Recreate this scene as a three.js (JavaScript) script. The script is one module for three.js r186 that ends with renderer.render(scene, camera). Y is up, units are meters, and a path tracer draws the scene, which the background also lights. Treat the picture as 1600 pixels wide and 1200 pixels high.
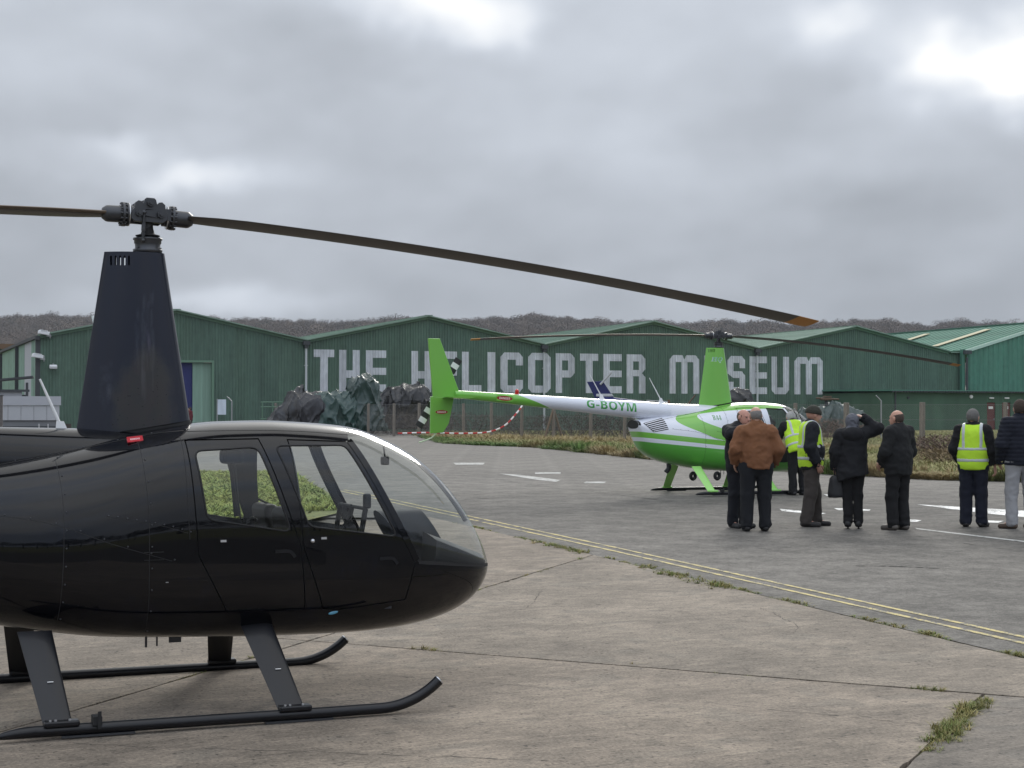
import * as THREE from 'three';
import { mergeGeometries, mergeVertices } from 'three/addons/utils/BufferGeometryUtils.js';
import { RoundedBoxGeometry } from 'three/addons/geometries/RoundedBoxGeometry.js';

// ---------------------------------------------------------------- camera, sky, sun, exposure
const scene = new THREE.Scene();
const camera = new THREE.PerspectiveCamera(25.98, 4 / 3, 0.1, 6000);
camera.position.set(0, 1.70, 0);
camera.rotation.set(Math.atan(52 / 2600), 0, 0);
const renderer = new THREE.WebGLRenderer({ antialias: true });
renderer.setSize(1024, 768);
renderer.toneMapping = THREE.LinearToneMapping;
renderer.toneMappingExposure = 1.26;
renderer.shadowMap.enabled = true;

const V3 = (x, y, z) => new THREE.Vector3(x, y, z);
const RAD = Math.PI / 180;
function rng(seed) { let a = seed >>> 0; return () => { a = (a + 0x6D2B79F5) | 0; let t = Math.imul(a ^ (a >>> 15), 1 | a); t = (t + Math.imul(t ^ (t >>> 7), 61 | t)) ^ t; return ((t ^ (t >>> 14)) >>> 0) / 4294967296; }; }
const PERM = (() => { const r = rng(77), p = new Uint8Array(512); for (let i = 0; i < 256; i++) p[i] = i; for (let i = 255; i > 0; i--) { const j = Math.floor(r() * (i + 1)); const t = p[i]; p[i] = p[j]; p[j] = t; } for (let i = 0; i < 256; i++) p[256 + i] = p[i]; return p; })();
const GR = [1, 1, 0, -1, 1, 0, 1, -1, 0, -1, -1, 0, 1, 0, 1, -1, 0, 1, 1, 0, -1, -1, 0, -1, 0, 1, 1, 0, -1, 1, 0, 1, -1, 0, -1, -1];
function noise3(x, y, z) {               // gradient noise about -1..1
  const X = Math.floor(x), Y = Math.floor(y), Z = Math.floor(z); x -= X; y -= Y; z -= Z;
  const a = X & 255, b = Y & 255, c = Z & 255;
  const u = x * x * x * (x * (x * 6 - 15) + 10), v = y * y * y * (y * (y * 6 - 15) + 10), w = z * z * z * (z * (z * 6 - 15) + 10);
  const g = (i, j, k, dx, dy, dz) => { const h = (PERM[PERM[PERM[(a + i) & 255] + ((b + j) & 255)] + ((c + k) & 255)] % 12) * 3; return GR[h] * dx + GR[h + 1] * dy + GR[h + 2] * dz; };
  const L = (p, q, t) => p + (q - p) * t;
  return L(L(L(g(0, 0, 0, x, y, z), g(1, 0, 0, x - 1, y, z), u), L(g(0, 1, 0, x, y - 1, z), g(1, 1, 0, x - 1, y - 1, z), u), v),
    L(L(g(0, 0, 1, x, y, z - 1), g(1, 0, 1, x - 1, y, z - 1), u), L(g(0, 1, 1, x, y - 1, z - 1), g(1, 1, 1, x - 1, y - 1, z - 1), u), v), w);
}
function fbm(x, y, z, n = 4) { let s = 0, a = 1, t = 0; for (let i = 0; i < n; i++) { s += a * noise3(x, y, z); t += a; a *= 0.5; x = x * 2.03 + 7.1; y = y * 2.03 + 3.7; z = z * 2.03 + 1.3; } return s / t; }
const clamp = (v, a = 0, b = 1) => Math.min(b, Math.max(a, v));
const sstep = (a, b, x) => { const t = clamp((x - a) / (b - a)); return t * t * (3 - 2 * t); };
const mix = (a, b, t) => a + (b - a) * t;

// overcast sky: layered stratus with thin bright places, brighter round the veiled sun
const SUN_AZ = 11 * RAD, SUN_EL = 27 * RAD;
const sunDir = V3(Math.sin(SUN_AZ) * Math.cos(SUN_EL), Math.sin(SUN_EL), -Math.cos(SUN_AZ) * Math.cos(SUN_EL));
{
  const W = 2048, Hh = 1024, data = new Float32Array(W * Hh * 4);
  // thin places in the cloud: azimuth, elevation (degrees), half widths, strength
  const THIN = [[-2.8, 14.2, 2.0, 1.0, .40], [-.6, 13.3, 1.2, .6, .22], [10.8, 13.1, 1.3, 0.7, .22], [14.2, 11.8, 1.2, 1.1, .36], [17.2, 11.3, 1.35, .95, .8], [20.5, 12.8, 2.2, 1.6, .6], [-11.3, 8.0, 1.5, .45, .26], [-13.2, 9.0, 1.1, .35, .16], [-9.0, 8.2, 1.6, .35, .10], [-10.2, 3.9, 3.2, .35, .17], [-15.5, 8.6, 2.0, .8, .08], [9, 8.5, 5, .8, .05]];
  const tmp = V3(0, 0, 0);
  for (let j = 0; j < Hh; j++) {
    const el = ((j + 0.5) / Hh - 0.5) * Math.PI;
    for (let i = 0; i < W; i++) {
      const ph = ((i + 0.5) / W - 0.5) * 2 * Math.PI;           // atan2(z, x)
      const cx = Math.cos(ph) * Math.cos(el), cz = Math.sin(ph) * Math.cos(el), cy = Math.sin(el);
      const k = (j * W + i) * 4;
      if (cy < -0.03) { data[k] = .10; data[k + 1] = .10; data[k + 2] = .095; data[k + 3] = 1; continue; }
      const az = Math.atan2(cx, -cz) / RAD, eld = el / RAD;
      const q = 1 / (Math.max(cy, 0) + 0.16);
      const px = cx * q, pz = cz * q;
      const n1 = fbm(px * 1.1 + 4, pz * 2.6, 2.5, 5), n2 = fbm(px * 2.6 + 9, pz * 5.0, 7.5, 5), n3 = fbm(px * .45, pz * .8, 11.5, 3);
      tmp.set(cx, cy, cz);
      const sa = Math.acos(clamp(tmp.dot(sunDir), -1, 1)) / RAD;
      const n4 = fbm(az * .10 + 2 + eld * .06, eld * .22 - az * .03, 5.5, 5), n5 = fbm(az * .34, eld * .60 - az * .08, 9.5, 4);
      const rear = sstep(.55, -.6, -cz);
      let L = 0.325 * (1 + 1.95 * Math.max(0, cy)) + 0.04 * n3 + 0.025 * n1 + 0.015 * n2 + 0.17 * n4 + .05 * n5;   // overcast: three times as bright overhead as at the horizon
      L += (2.2 * Math.exp(-(sa * sa) / (2 * 7 * 7)) + .35 * Math.exp(-(sa * sa) / (2 * 18 * 18))) * sstep(14, 24, eld + 8 * n4 + 2 * n5) + .09 * Math.exp(-(sa * sa) / (2 * 15 * 15));   // the veiled sun above the edge of the deck
      L -= 0.03 * Math.exp(-((eld - 6) ** 2) / (2 * 2.6 * 2.6));   // a darker deck of cloud low over the hill
      const w1 = fbm(az * .55, eld * .9, 3.3, 4) * 1.2, w2 = fbm(az * .55 + 40, eld * .9, 6.6, 4) * .8;
      for (const [a, e, sx, sy, st] of THIN) { const dx = (az - a + w1) / sx, dy = (eld - e + w2) / sy; const r = dx * dx + dy * dy; if (r < 12) L += st * Math.exp(-r * .7); }
      L = Math.max(L, .25);
      // on the side away from the sun the cloud is thinner, with pale blue between
      const cl = sstep(-.30, .25, fbm(cx * 1.7 + 3, cy * 3.2, cz * 1.7, 5) * 1.3), warm = sstep(.5, 1.0, L), LB = L * (1.22 + .18 * cl);
      data[k] = mix(L * mix(.915, 1.0, warm), LB * mix(.80, .97, cl), rear); data[k + 1] = mix(L * mix(.985, 1.0, warm), LB * mix(.93, 1.0, cl), rear); data[k + 2] = mix(L * mix(1.095, .985, warm), LB * mix(1.16, 1.04, cl), rear); data[k + 3] = 1;
    }
  }
  const sky = new THREE.DataTexture(data, W, Hh, THREE.RGBAFormat, THREE.FloatType);
  sky.mapping = THREE.EquirectangularReflectionMapping; sky.magFilter = THREE.LinearFilter; sky.minFilter = THREE.LinearFilter; sky.wrapS = THREE.RepeatWrapping; sky.needsUpdate = true;
  scene.background = sky; scene.environment = sky;
}
const sun = new THREE.DirectionalLight(new THREE.Color(1.0, 0.955, 0.88), 1.1);
sun.position.copy(sunDir).multiplyScalar(200).add(V3(0, 0, -40)); sun.target.position.set(0, 0, -40);
sun.castShadow = true; sun.shadow.radius = 36; sun.shadow.mapSize.set(4096, 4096);
Object.assign(sun.shadow.camera, { left: -90, right: 90, top: 90, bottom: -90, near: 1, far: 500 });
scene.add(sun, sun.target);

// ---------------------------------------------------------------- helpers
const used = new Map();
function numbered(n) { const c = used.get(n) || 0; used.set(n, c + 1); return c ? n + '_' + String(c).padStart(3, '0') : n; }
function thing(name, label, category, pos = [0, 0, 0], turn = 0, group) {
  const o = new THREE.Group(); o.name = numbered(name); o.position.set(...pos); o.rotation.y = turn;
  o.userData = { label, category }; if (group) o.userData.group = group;
  scene.add(o); return o;
}
function part(parent, name, geo, mat, label) { const m = new THREE.Mesh(Array.isArray(geo) ? join(geo) : geo, mat); m.name = name; if (label) m.userData.label = label; parent.add(m); return m; }
function struct(name, geo, mat, label) { const m = new THREE.Mesh(Array.isArray(geo) ? join(geo) : geo, mat); m.name = numbered(name); m.userData = { kind: 'structure', label: label || name.replace(/_/g, ' '), category: name.replace(/_/g, ' ') }; scene.add(m); return m; }
function norm(g) { const q = g.index ? g.toNonIndexed() : g; for (const k of Object.keys(q.attributes)) if (!['position', 'normal', 'uv'].includes(k)) q.deleteAttribute(k); if (!q.attributes.normal) q.computeVertexNormals(); if (!q.attributes.uv) q.setAttribute('uv', new THREE.BufferAttribute(new Float32Array(q.attributes.position.count * 2), 2)); return q; }
function join(list) { return list.length === 1 ? list[0] : mergeGeometries(list.map(norm)); }
function xf(g, { p = [0, 0, 0], r = [0, 0, 0], s = [1, 1, 1], order = 'XYZ' } = {}) { const m = new THREE.Matrix4().compose(V3(...p), new THREE.Quaternion().setFromEuler(new THREE.Euler(r[0], r[1], r[2], order)), V3(...s)); g.applyMatrix4(m); return g; }
const box = (w, h, d, p = [0, 0, 0], r = [0, 0, 0]) => xf(new THREE.BoxGeometry(w, h, d), { p, r });
const rbox = (w, h, d, rad, p = [0, 0, 0], r = [0, 0, 0]) => xf(new RoundedBoxGeometry(w, h, d, 3, rad), { p, r });
const cyl = (r0, r1, h, p = [0, 0, 0], r = [0, 0, 0], n = 20) => xf(new THREE.CylinderGeometry(r1, r0, h, n), { p, r });   // r0 bottom, r1 top
const sph = (r, p, s = [1, 1, 1], n = 16) => xf(new THREE.SphereGeometry(r, n, Math.max(6, n * .7 | 0)), { p, s });
function rod(a, b, r0, r1 = r0, n = 10) { const A = V3(...a), B = V3(...b), d = B.clone().sub(A), L = d.length(); const g = new THREE.CylinderGeometry(r1, r0, L, n); g.applyMatrix4(new THREE.Matrix4().compose(A.add(B).multiplyScalar(.5), new THREE.Quaternion().setFromUnitVectors(V3(0, 1, 0), d.normalize()), V3(1, 1, 1))); return g; }
function tube(pts, r, n = 40, rs = 10) { return new THREE.TubeGeometry(new THREE.CatmullRomCurve3(pts.map(p => V3(...p)), false, 'centripetal'), n, r, rs, false); }
function lathe(pts, n = 24) { return new THREE.LatheGeometry(pts.map(p => new THREE.Vector2(...p)), n); }
// closed loops of equal length -> smooth skin with end caps
function loft(secs, { cap = true, uvf = null, smooth = true } = {}) {
  const n = secs[0].length, pos = [], uv = [], idx = [];
  secs.forEach((s, i) => { for (let j = 0; j <= n; j++) { const p = s[j % n]; pos.push(p[0], p[1], p[2]); const t = uvf ? uvf(p, i, j) : [j / n, i / (secs.length - 1)]; uv.push(t[0], t[1]); } });
  for (let i = 0; i < secs.length - 1; i++) for (let j = 0; j < n; j++) { const a = i * (n + 1) + j, b = a + n + 1; idx.push(a, b, a + 1, a + 1, b, b + 1); }
  let g = new THREE.BufferGeometry(); g.setAttribute('position', new THREE.Float32BufferAttribute(pos, 3)); g.setAttribute('uv', new THREE.Float32BufferAttribute(uv, 2)); g.setIndex(idx);
  if (smooth) { const m = mergeVertices((() => { const q = g.clone(); q.deleteAttribute('uv'); return q; })(), 1e-5); m.computeVertexNormals(); const key = new Map(); const mp = m.attributes.position, mn = m.attributes.normal; const K = (x, y, z) => Math.round(x * 2e4) + ',' + Math.round(y * 2e4) + ',' + Math.round(z * 2e4); for (let i = 0; i < mp.count; i++) key.set(K(mp.getX(i), mp.getY(i), mp.getZ(i)), i); const nn = new Float32Array(pos.length); for (let i = 0; i < pos.length / 3; i++) { const k = key.get(K(pos[3 * i], pos[3 * i + 1], pos[3 * i + 2])); if (k !== undefined) { nn[3 * i] = mn.getX(k); nn[3 * i + 1] = mn.getY(k); nn[3 * i + 2] = mn.getZ(k); } } g.setAttribute('normal', new THREE.BufferAttribute(nn, 3)); } else { g = g.toNonIndexed(); g.computeVertexNormals(); }
  const out = [g];
  if (cap) for (const [s, flip] of [[secs[0], false], [secs[secs.length - 1], true]]) {
    const c = [0, 0, 0]; s.forEach(p => { for (let k = 0; k < 3; k++) c[k] += p[k] / n; });
    const cp = [], cu = []; for (let j = 0; j < n; j++) { const a = s[j], b = s[(j + 1) % n]; const tri = flip ? [c, a, b] : [c, b, a]; for (const p of tri) { cp.push(...p); const t = uvf ? uvf(p, flip ? secs.length - 1 : 0, j) : [0, 0]; cu.push(...t); } }
    const cg = new THREE.BufferGeometry(); cg.setAttribute('position', new THREE.Float32BufferAttribute(cp, 3)); cg.setAttribute('uv', new THREE.Float32BufferAttribute(cu, 2)); cg.computeVertexNormals(); out.push(cg);
  }
  return join(out);
}
const pchip = (T) => {                    // monotone cubic through [x, y] pairs
  const n = T.length, d = [], m = [];
  for (let i = 0; i < n - 1; i++) d.push((T[i + 1][1] - T[i][1]) / (T[i + 1][0] - T[i][0]));
  m[0] = d[0]; m[n - 1] = d[n - 2];
  for (let i = 1; i < n - 1; i++) m[i] = d[i - 1] * d[i] <= 0 ? 0 : 2 * d[i - 1] * d[i] / (d[i - 1] + d[i]);
  return x => { if (x <= T[0][0]) return T[0][1]; if (x >= T[n - 1][0]) return T[n - 1][1]; let i = 0; while (x > T[i + 1][0]) i++; const h = T[i + 1][0] - T[i][0], t = (x - T[i][0]) / h, t2 = t * t, t3 = t2 * t; return (2 * t3 - 3 * t2 + 1) * T[i][1] + (t3 - 2 * t2 + t) * h * m[i] + (-2 * t3 + 3 * t2) * T[i + 1][1] + (t3 - t2) * h * m[i + 1]; };
};
// polygons of vertices [x,y,z,nx,ny,nz,u,v] cut by a convex counter-clockwise outline in a projection
const P_XY = v => [v[0], v[1]], P_XZ = v => [v[0], -v[2]];
function cutConvex(polys, conv, proj = P_XY) {
  const ins = [], out = [];
  let x0 = 1e9, x1 = -1e9, y0 = 1e9, y1 = -1e9; for (const c of conv) { x0 = Math.min(x0, c[0]); x1 = Math.max(x1, c[0]); y0 = Math.min(y0, c[1]); y1 = Math.max(y1, c[1]); }
  for (const P0 of polys) {
    let a0 = 1e9, a1 = -1e9, b0 = 1e9, b1 = -1e9; for (const v of P0) { const q = proj(v); a0 = Math.min(a0, q[0]); a1 = Math.max(a1, q[0]); b0 = Math.min(b0, q[1]); b1 = Math.max(b1, q[1]); }
    if (a1 < x0 || a0 > x1 || b1 < y0 || b0 > y1) { out.push(P0); continue; }
    let P = P0;
    for (let e = 0; e < conv.length && P; e++) {
      const A = conv[e], B = conv[(e + 1) % conv.length], nx = -(B[1] - A[1]), ny = B[0] - A[0];
      const D = P.map(v => { const q = proj(v); return (q[0] - A[0]) * nx + (q[1] - A[1]) * ny; });
      const I = [], O = [];
      for (let i = 0; i < P.length; i++) { const j = (i + 1) % P.length, di = D[i], dj = D[j]; (di >= 0 ? I : O).push(P[i]); if ((di >= 0) !== (dj >= 0)) { const t = di / (di - dj); const v = P[i].map((c, k) => c + (P[j][k] - c) * t); I.push(v); O.push(v); } }
      if (O.length >= 3) out.push(O);
      P = I.length >= 3 ? I : null;
    }
    if (P) ins.push(P);
  }
  return { ins, out };
}
function polyGeo(polys) {
  const p = [], n = [], u = [];
  for (const P of polys) for (let i = 1; i < P.length - 1; i++) { const [A, B, C] = [P[0], P[i], P[i + 1]], e = [B[0] - A[0], B[1] - A[1], B[2] - A[2]], f = [C[0] - A[0], C[1] - A[1], C[2] - A[2]]; const s = (e[1] * f[2] - e[2] * f[1]) * (A[3] + B[3] + C[3]) + (e[2] * f[0] - e[0] * f[2]) * (A[4] + B[4] + C[4]) + (e[0] * f[1] - e[1] * f[0]) * (A[5] + B[5] + C[5]); for (const v of s < 0 ? [A, C, B] : [A, B, C]) { p.push(v[0], v[1], v[2]); n.push(v[3], v[4], v[5]); u.push(v[6], v[7]); } }
  const g = new THREE.BufferGeometry(); g.setAttribute('position', new THREE.Float32BufferAttribute(p, 3)); g.setAttribute('normal', new THREE.Float32BufferAttribute(n, 3)); g.setAttribute('uv', new THREE.Float32BufferAttribute(u, 2)); return g;
}
function roundPoly(pts, r, n = 4) { const out = []; const N = pts.length; for (let i = 0; i < N; i++) { const A = pts[(i + N - 1) % N], B = pts[i], C = pts[(i + 1) % N]; const ab = Math.hypot(A[0] - B[0], A[1] - B[1]), cb = Math.hypot(C[0] - B[0], C[1] - B[1]), k = Math.min(r, ab * .45, cb * .45); const p = [B[0] + (A[0] - B[0]) / ab * k, B[1] + (A[1] - B[1]) / ab * k], q = [B[0] + (C[0] - B[0]) / cb * k, B[1] + (C[1] - B[1]) / cb * k]; for (let t = 0; t <= n; t++) { const s = t / n; out.push([(1 - s) ** 2 * p[0] + 2 * s * (1 - s) * B[0] + s * s * q[0], (1 - s) ** 2 * p[1] + 2 * s * (1 - s) * B[1] + s * s * q[1]]); } } return out; }
function ccw(P) { let a = 0; for (let i = 0; i < P.length; i++) { const q = P[(i + 1) % P.length]; a += P[i][0] * q[1] - q[0] * P[i][1]; } return a < 0 ? [...P].reverse() : P; }
function growPoly(P, d) { const N = P.length, out = []; for (let i = 0; i < N; i++) { const A = P[(i + N - 1) % N], B = P[i], C = P[(i + 1) % N]; let n1 = [B[1] - A[1], -(B[0] - A[0])], n2 = [C[1] - B[1], -(C[0] - B[0])]; const l1 = Math.hypot(...n1), l2 = Math.hypot(...n2); n1 = n1.map(v => v / l1); n2 = n2.map(v => v / l2); const k = 1 + n1[0] * n2[0] + n1[1] * n2[1]; out.push([B[0] + d * (n1[0] + n2[0]) / k, B[1] + d * (n1[1] + n2[1]) / k]); } return out; }
// surface of a distance field (surface nets)
function sdfMesh(f, lo, hi, c) {
  const nx = Math.ceil((hi[0] - lo[0]) / c) + 1, ny = Math.ceil((hi[1] - lo[1]) / c) + 1, nz = Math.ceil((hi[2] - lo[2]) / c) + 1;
  const F = new Float32Array(nx * ny * nz), id = (i, j, k) => (k * ny + j) * nx + i;
  for (let k = 0; k < nz; k++) for (let j = 0; j < ny; j++) for (let i = 0; i < nx; i++) F[id(i, j, k)] = f(lo[0] + i * c, lo[1] + j * c, lo[2] + k * c);
  const vid = new Int32Array(nx * ny * nz).fill(-1), pos = [], idx = [];
  for (let k = 0; k < nz - 1; k++) for (let j = 0; j < ny - 1; j++) for (let i = 0; i < nx - 1; i++) {
    let sx = 0, sy = 0, sz = 0, n = 0; const b = id(i, j, k);
    const v = [F[b], F[b + 1], F[b + nx], F[b + nx + 1], F[b + nx * ny], F[b + nx * ny + 1], F[b + nx * ny + nx], F[b + nx * ny + nx + 1]];
    let m = 0; for (let q = 0; q < 8; q++) if (v[q] < 0) m++;
    if (m === 0 || m === 8) continue;
    for (let q = 0; q < 8; q++) for (const bit of [1, 2, 4]) { if (q & bit) continue; const w = q | bit; if ((v[q] < 0) === (v[w] < 0)) continue; const t = v[q] / (v[q] - v[w]); sx += (q & 1) + (bit === 1 ? t : 0); sy += ((q >> 1) & 1) + (bit === 2 ? t : 0); sz += ((q >> 2) & 1) + (bit === 4 ? t : 0); n++; }
    vid[b] = pos.length / 3; pos.push(lo[0] + (i + sx / n) * c, lo[1] + (j + sy / n) * c, lo[2] + (k + sz / n) * c);
  }
  const quad = (a, b2, c2, d, fl) => { if (a < 0 || b2 < 0 || c2 < 0 || d < 0) return; if (fl) idx.push(a, b2, c2, a, c2, d); else idx.push(a, c2, b2, a, d, c2); };
  for (let k = 1; k < nz - 1; k++) for (let j = 1; j < ny - 1; j++) for (let i = 1; i < nx - 1; i++) {
    const b = id(i, j, k), s = F[b] < 0;
    if (s !== (F[b + 1] < 0)) quad(vid[b - nx - nx * ny], vid[b - nx * ny], vid[b], vid[b - nx], s);
    if (s !== (F[b + nx] < 0)) quad(vid[b - 1 - nx * ny], vid[b - 1], vid[b], vid[b - nx * ny], s);
    if (s !== (F[b + nx * ny] < 0)) quad(vid[b - 1 - nx], vid[b - nx], vid[b], vid[b - 1], s);
  }
  const g = new THREE.BufferGeometry(); g.setAttribute('position', new THREE.Float32BufferAttribute(pos, 3)); g.setIndex(idx); g.computeVertexNormals(); return g;
}
// ---------------------------------------------------------------- materials
const col = (r, g, b) => new THREE.Color().setRGB(r, g, b);
const std = (c, rough = .8, o = {}) => new THREE.MeshStandardMaterial({ color: Array.isArray(c) ? col(...c) : c, roughness: rough, side: THREE.DoubleSide, ...o });
const phy = (c, rough = .5, o = {}) => new THREE.MeshPhysicalMaterial({ color: Array.isArray(c) ? col(...c) : c, roughness: rough, side: THREE.DoubleSide, ...o });
function noiseTex(n, fn, srgb, rep = true) { const d = new Uint8Array(n * n * 4); for (let j = 0; j < n; j++) for (let i = 0; i < n; i++) { const c = fn(i / n, j / n, i, j), k = (j * n + i) * 4; d[k] = clamp(c[0]) * 255; d[k + 1] = clamp(c[1]) * 255; d[k + 2] = clamp(c[2]) * 255; d[k + 3] = 255; } const t = new THREE.DataTexture(d, n, n); if (srgb) t.colorSpace = THREE.SRGBColorSpace; t.magFilter = THREE.LinearFilter; t.minFilter = THREE.LinearMipmapLinearFilter; t.generateMipmaps = true; t.anisotropy = 8; if (rep) t.wrapS = t.wrapT = THREE.RepeatWrapping; t.needsUpdate = true; return t; }
function canvasTex(w, h, draw) { const c = document.createElement('canvas'); c.width = w; c.height = h; const x = c.getContext('2d'); draw(x, w, h); const t = new THREE.CanvasTexture(c); t.colorSpace = THREE.SRGBColorSpace; t.anisotropy = 8; return t; }
// wrapped value noise on a lattice of n cells so that tiles meet
const hashT = (() => { const r = rng(5), a = new Float32Array(65536); for (let i = 0; i < 65536; i++) a[i] = r(); return a; })();
function tileN(u, v, nx, ny, seed) { const x = u * nx, y = v * ny, X = Math.floor(x), Y = Math.floor(y), fx = x - X, fy = y - Y; const sx = fx * fx * (3 - 2 * fx), sy = fy * fy * (3 - 2 * fy); const h = (i, j) => hashT[(((i % nx) + nx) % nx * 157 + ((j % ny) + ny) % ny * 7919 + seed * 1013) & 65535]; return mix(mix(h(X, Y), h(X + 1, Y), sx), mix(h(X, Y + 1), h(X + 1, Y + 1), sx), sy); }
// ---------------------------------------------------------------- terrain
const GP = [[-400, -.3], [-60, -.3], [0, -.28], [11, -.16], [22, .01], [34, .17], [69, .32], [130, .80], [300, 1.0], [6000, 1.0]];
function gY(d) { let i = 0; while (i < GP.length - 2 && d > GP[i + 1][0]) i++; const [a, ya] = GP[i], [b, yb] = GP[i + 1]; return ya + (yb - ya) * (d - a) / (b - a); }
const W3 = (x, d, up = 0) => [x, gY(d) + up, -d];

const grassTex = noiseTex(1024, (u, v) => { const a = tileN(u, v, 256, 256, 1), b = tileN(u, v, 90, 90, 2), c = tileN(u, v, 24, 24, 3), d = tileN(u, v, 7, 7, 4); const k = .55 + .25 * a + .2 * b, t = clamp(.55 * c + .45 * d + .25 * (a - .5)); return [k * mix(.40, .60, t), k * mix(.46, .55, t), k * mix(.20, .34, t)]; }, true);
grassTex.repeat.set(1 / 7, 1 / 7);
const M = {};
M.field = std([1, 1, 1], .95, { map: grassTex });
M.soil = std([.055, .048, .038], .95);
function gridSheet(rows, colsAt, off, uvs = 1, colour) {           // rows of depth, columns of x
  const p = [], u = [], ix = [], c = []; let n = 0;
  rows.forEach((d, r) => { const xs = colsAt(d); n = xs.length; xs.forEach(x => { p.push(x, gY(d) + off, -d); u.push(x / uvs, d / uvs); if (colour) c.push(...colour(x, d)); }); });
  for (let r = 0; r < rows.length - 1; r++) for (let i = 0; i < n - 1; i++) { const a = r * n + i, b = a + n; ix.push(a, a + 1, b, a + 1, b + 1, b); }
  const g = new THREE.BufferGeometry(); g.setAttribute('position', new THREE.Float32BufferAttribute(p, 3)); g.setAttribute('uv', new THREE.Float32BufferAttribute(u, 2)); if (colour) g.setAttribute('color', new THREE.Float32BufferAttribute(c, 3)); g.setIndex(ix); g.computeVertexNormals(); return g;
}
const span = (a, b, n) => Array.from({ length: n + 1 }, (_, i) => a + (b - a) * i / n);
{
  const rows = [-400, -60, 0, 11, 22, 34, 69, 130, 300, 1000, 3500];
  struct('ground', gridSheet(rows, () => [-3000, -800, -200, -60, -20, 0, 20, 60, 200, 800, 3000], -.06), M.field, 'olive winter grass field behind the fence and round the apron');
}
// edge of the grass against the tarmac (x at depth d)
const xgT = pchip([[35.6, 60], [37, 26], [38.9, 11.95], [40.7, 9.69], [44.9, 7.76], [58, 4.46], [73, 1.2], [81.4, -3.13], [97, -5.2], [124, -9.5]]);
const xGrass = d => d < 35.6 ? 60 : xgT(d) + .35 * noise3(d * .9, 3.3, 1) + .14 * noise3(d * 3.1, 8.3, 1);
const xEdge = d => -.52 - .3655 * (d - 24.86);
// asphalt
const aggr = (s) => noiseTex(1024, (u, v, i, j) => { const a = hashT[(i * 131 + j * 7177 + s) & 65535], b = tileN(u, v, 300, 300, 5 + s), c = tileN(u, v, 60, 60, 6), d = tileN(u, v, 13, 13, 7), e = tileN(u, v, 5, 5, 8); let k = .74 + .18 * (a - .5) + .26 * (b - .5) + .19 * (c - .5) + .17 * (d - .5) + .09 * (e - .5); if (a > .985) k += .16; if (b < .14) k -= .10; return [k, k * .992, k * .975]; }, true);
const asphTex = aggr(1); asphTex.repeat.set(1 / 3.1, 1 / 3.1);
const asphBump = asphTex.clone(); asphBump.colorSpace = THREE.NoColorSpace;
M.asphalt = std([.25, .240, .228], .93, { map: asphTex, vertexColors: true, bumpMap: asphBump, bumpScale: .004 });
{
  const rows = []; for (let d = -14; d <= 124; d += .5) rows.push(d);
  const g = gridSheet(rows, d => { const a = d < 27 ? xEdge(d) : mix(xEdge(27), -70, sstep(27, 27.5, d)), b = xGrass(d); return span(0, 1, 90).map(t => a + (b - a) * t); }, 0, 1, (x, d) => {
    const big = fbm(x * .16, d * .10, 1.5, 4), mid = fbm(x * .9, d * .35, 4.5, 4), band = noise3(x * .11 + d * .05, d * .22, 9.3);
    const pale = sstep(27, 37, d + 2.5 * big) * .22;               // an older, paler surfacing laid further out
    const k = clamp(.80 + .30 * big + .16 * mid + .12 * band + pale, .45, 1.4); return [k, k * .985, k * .955];
  });
  struct('asphalt_apron', g, M.asphalt, 'grey patched tarmac in front of the hangars');
}
const apron = scene.getObjectByName('asphalt_apron');
function flat(pts, off) { const q = ccw(pts); const sh = THREE.ShapeUtils.triangulateShape(q.map(p => new THREE.Vector2(...p)), []); const p = [], u = []; for (const t of sh) for (const i of t) { p.push(q[i][0], gY(q[i][1]) + off, -q[i][1]); u.push(q[i][0], q[i][1]); } const g = new THREE.BufferGeometry(); g.setAttribute('position', new THREE.Float32BufferAttribute(p, 3)); g.setAttribute('uv', new THREE.Float32BufferAttribute(u, 2)); const n = new Float32Array(p.length); for (let i = 1; i < n.length; i += 3) n[i] = 1; g.setAttribute('normal', new THREE.BufferAttribute(n, 3)); return g; }
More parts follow.
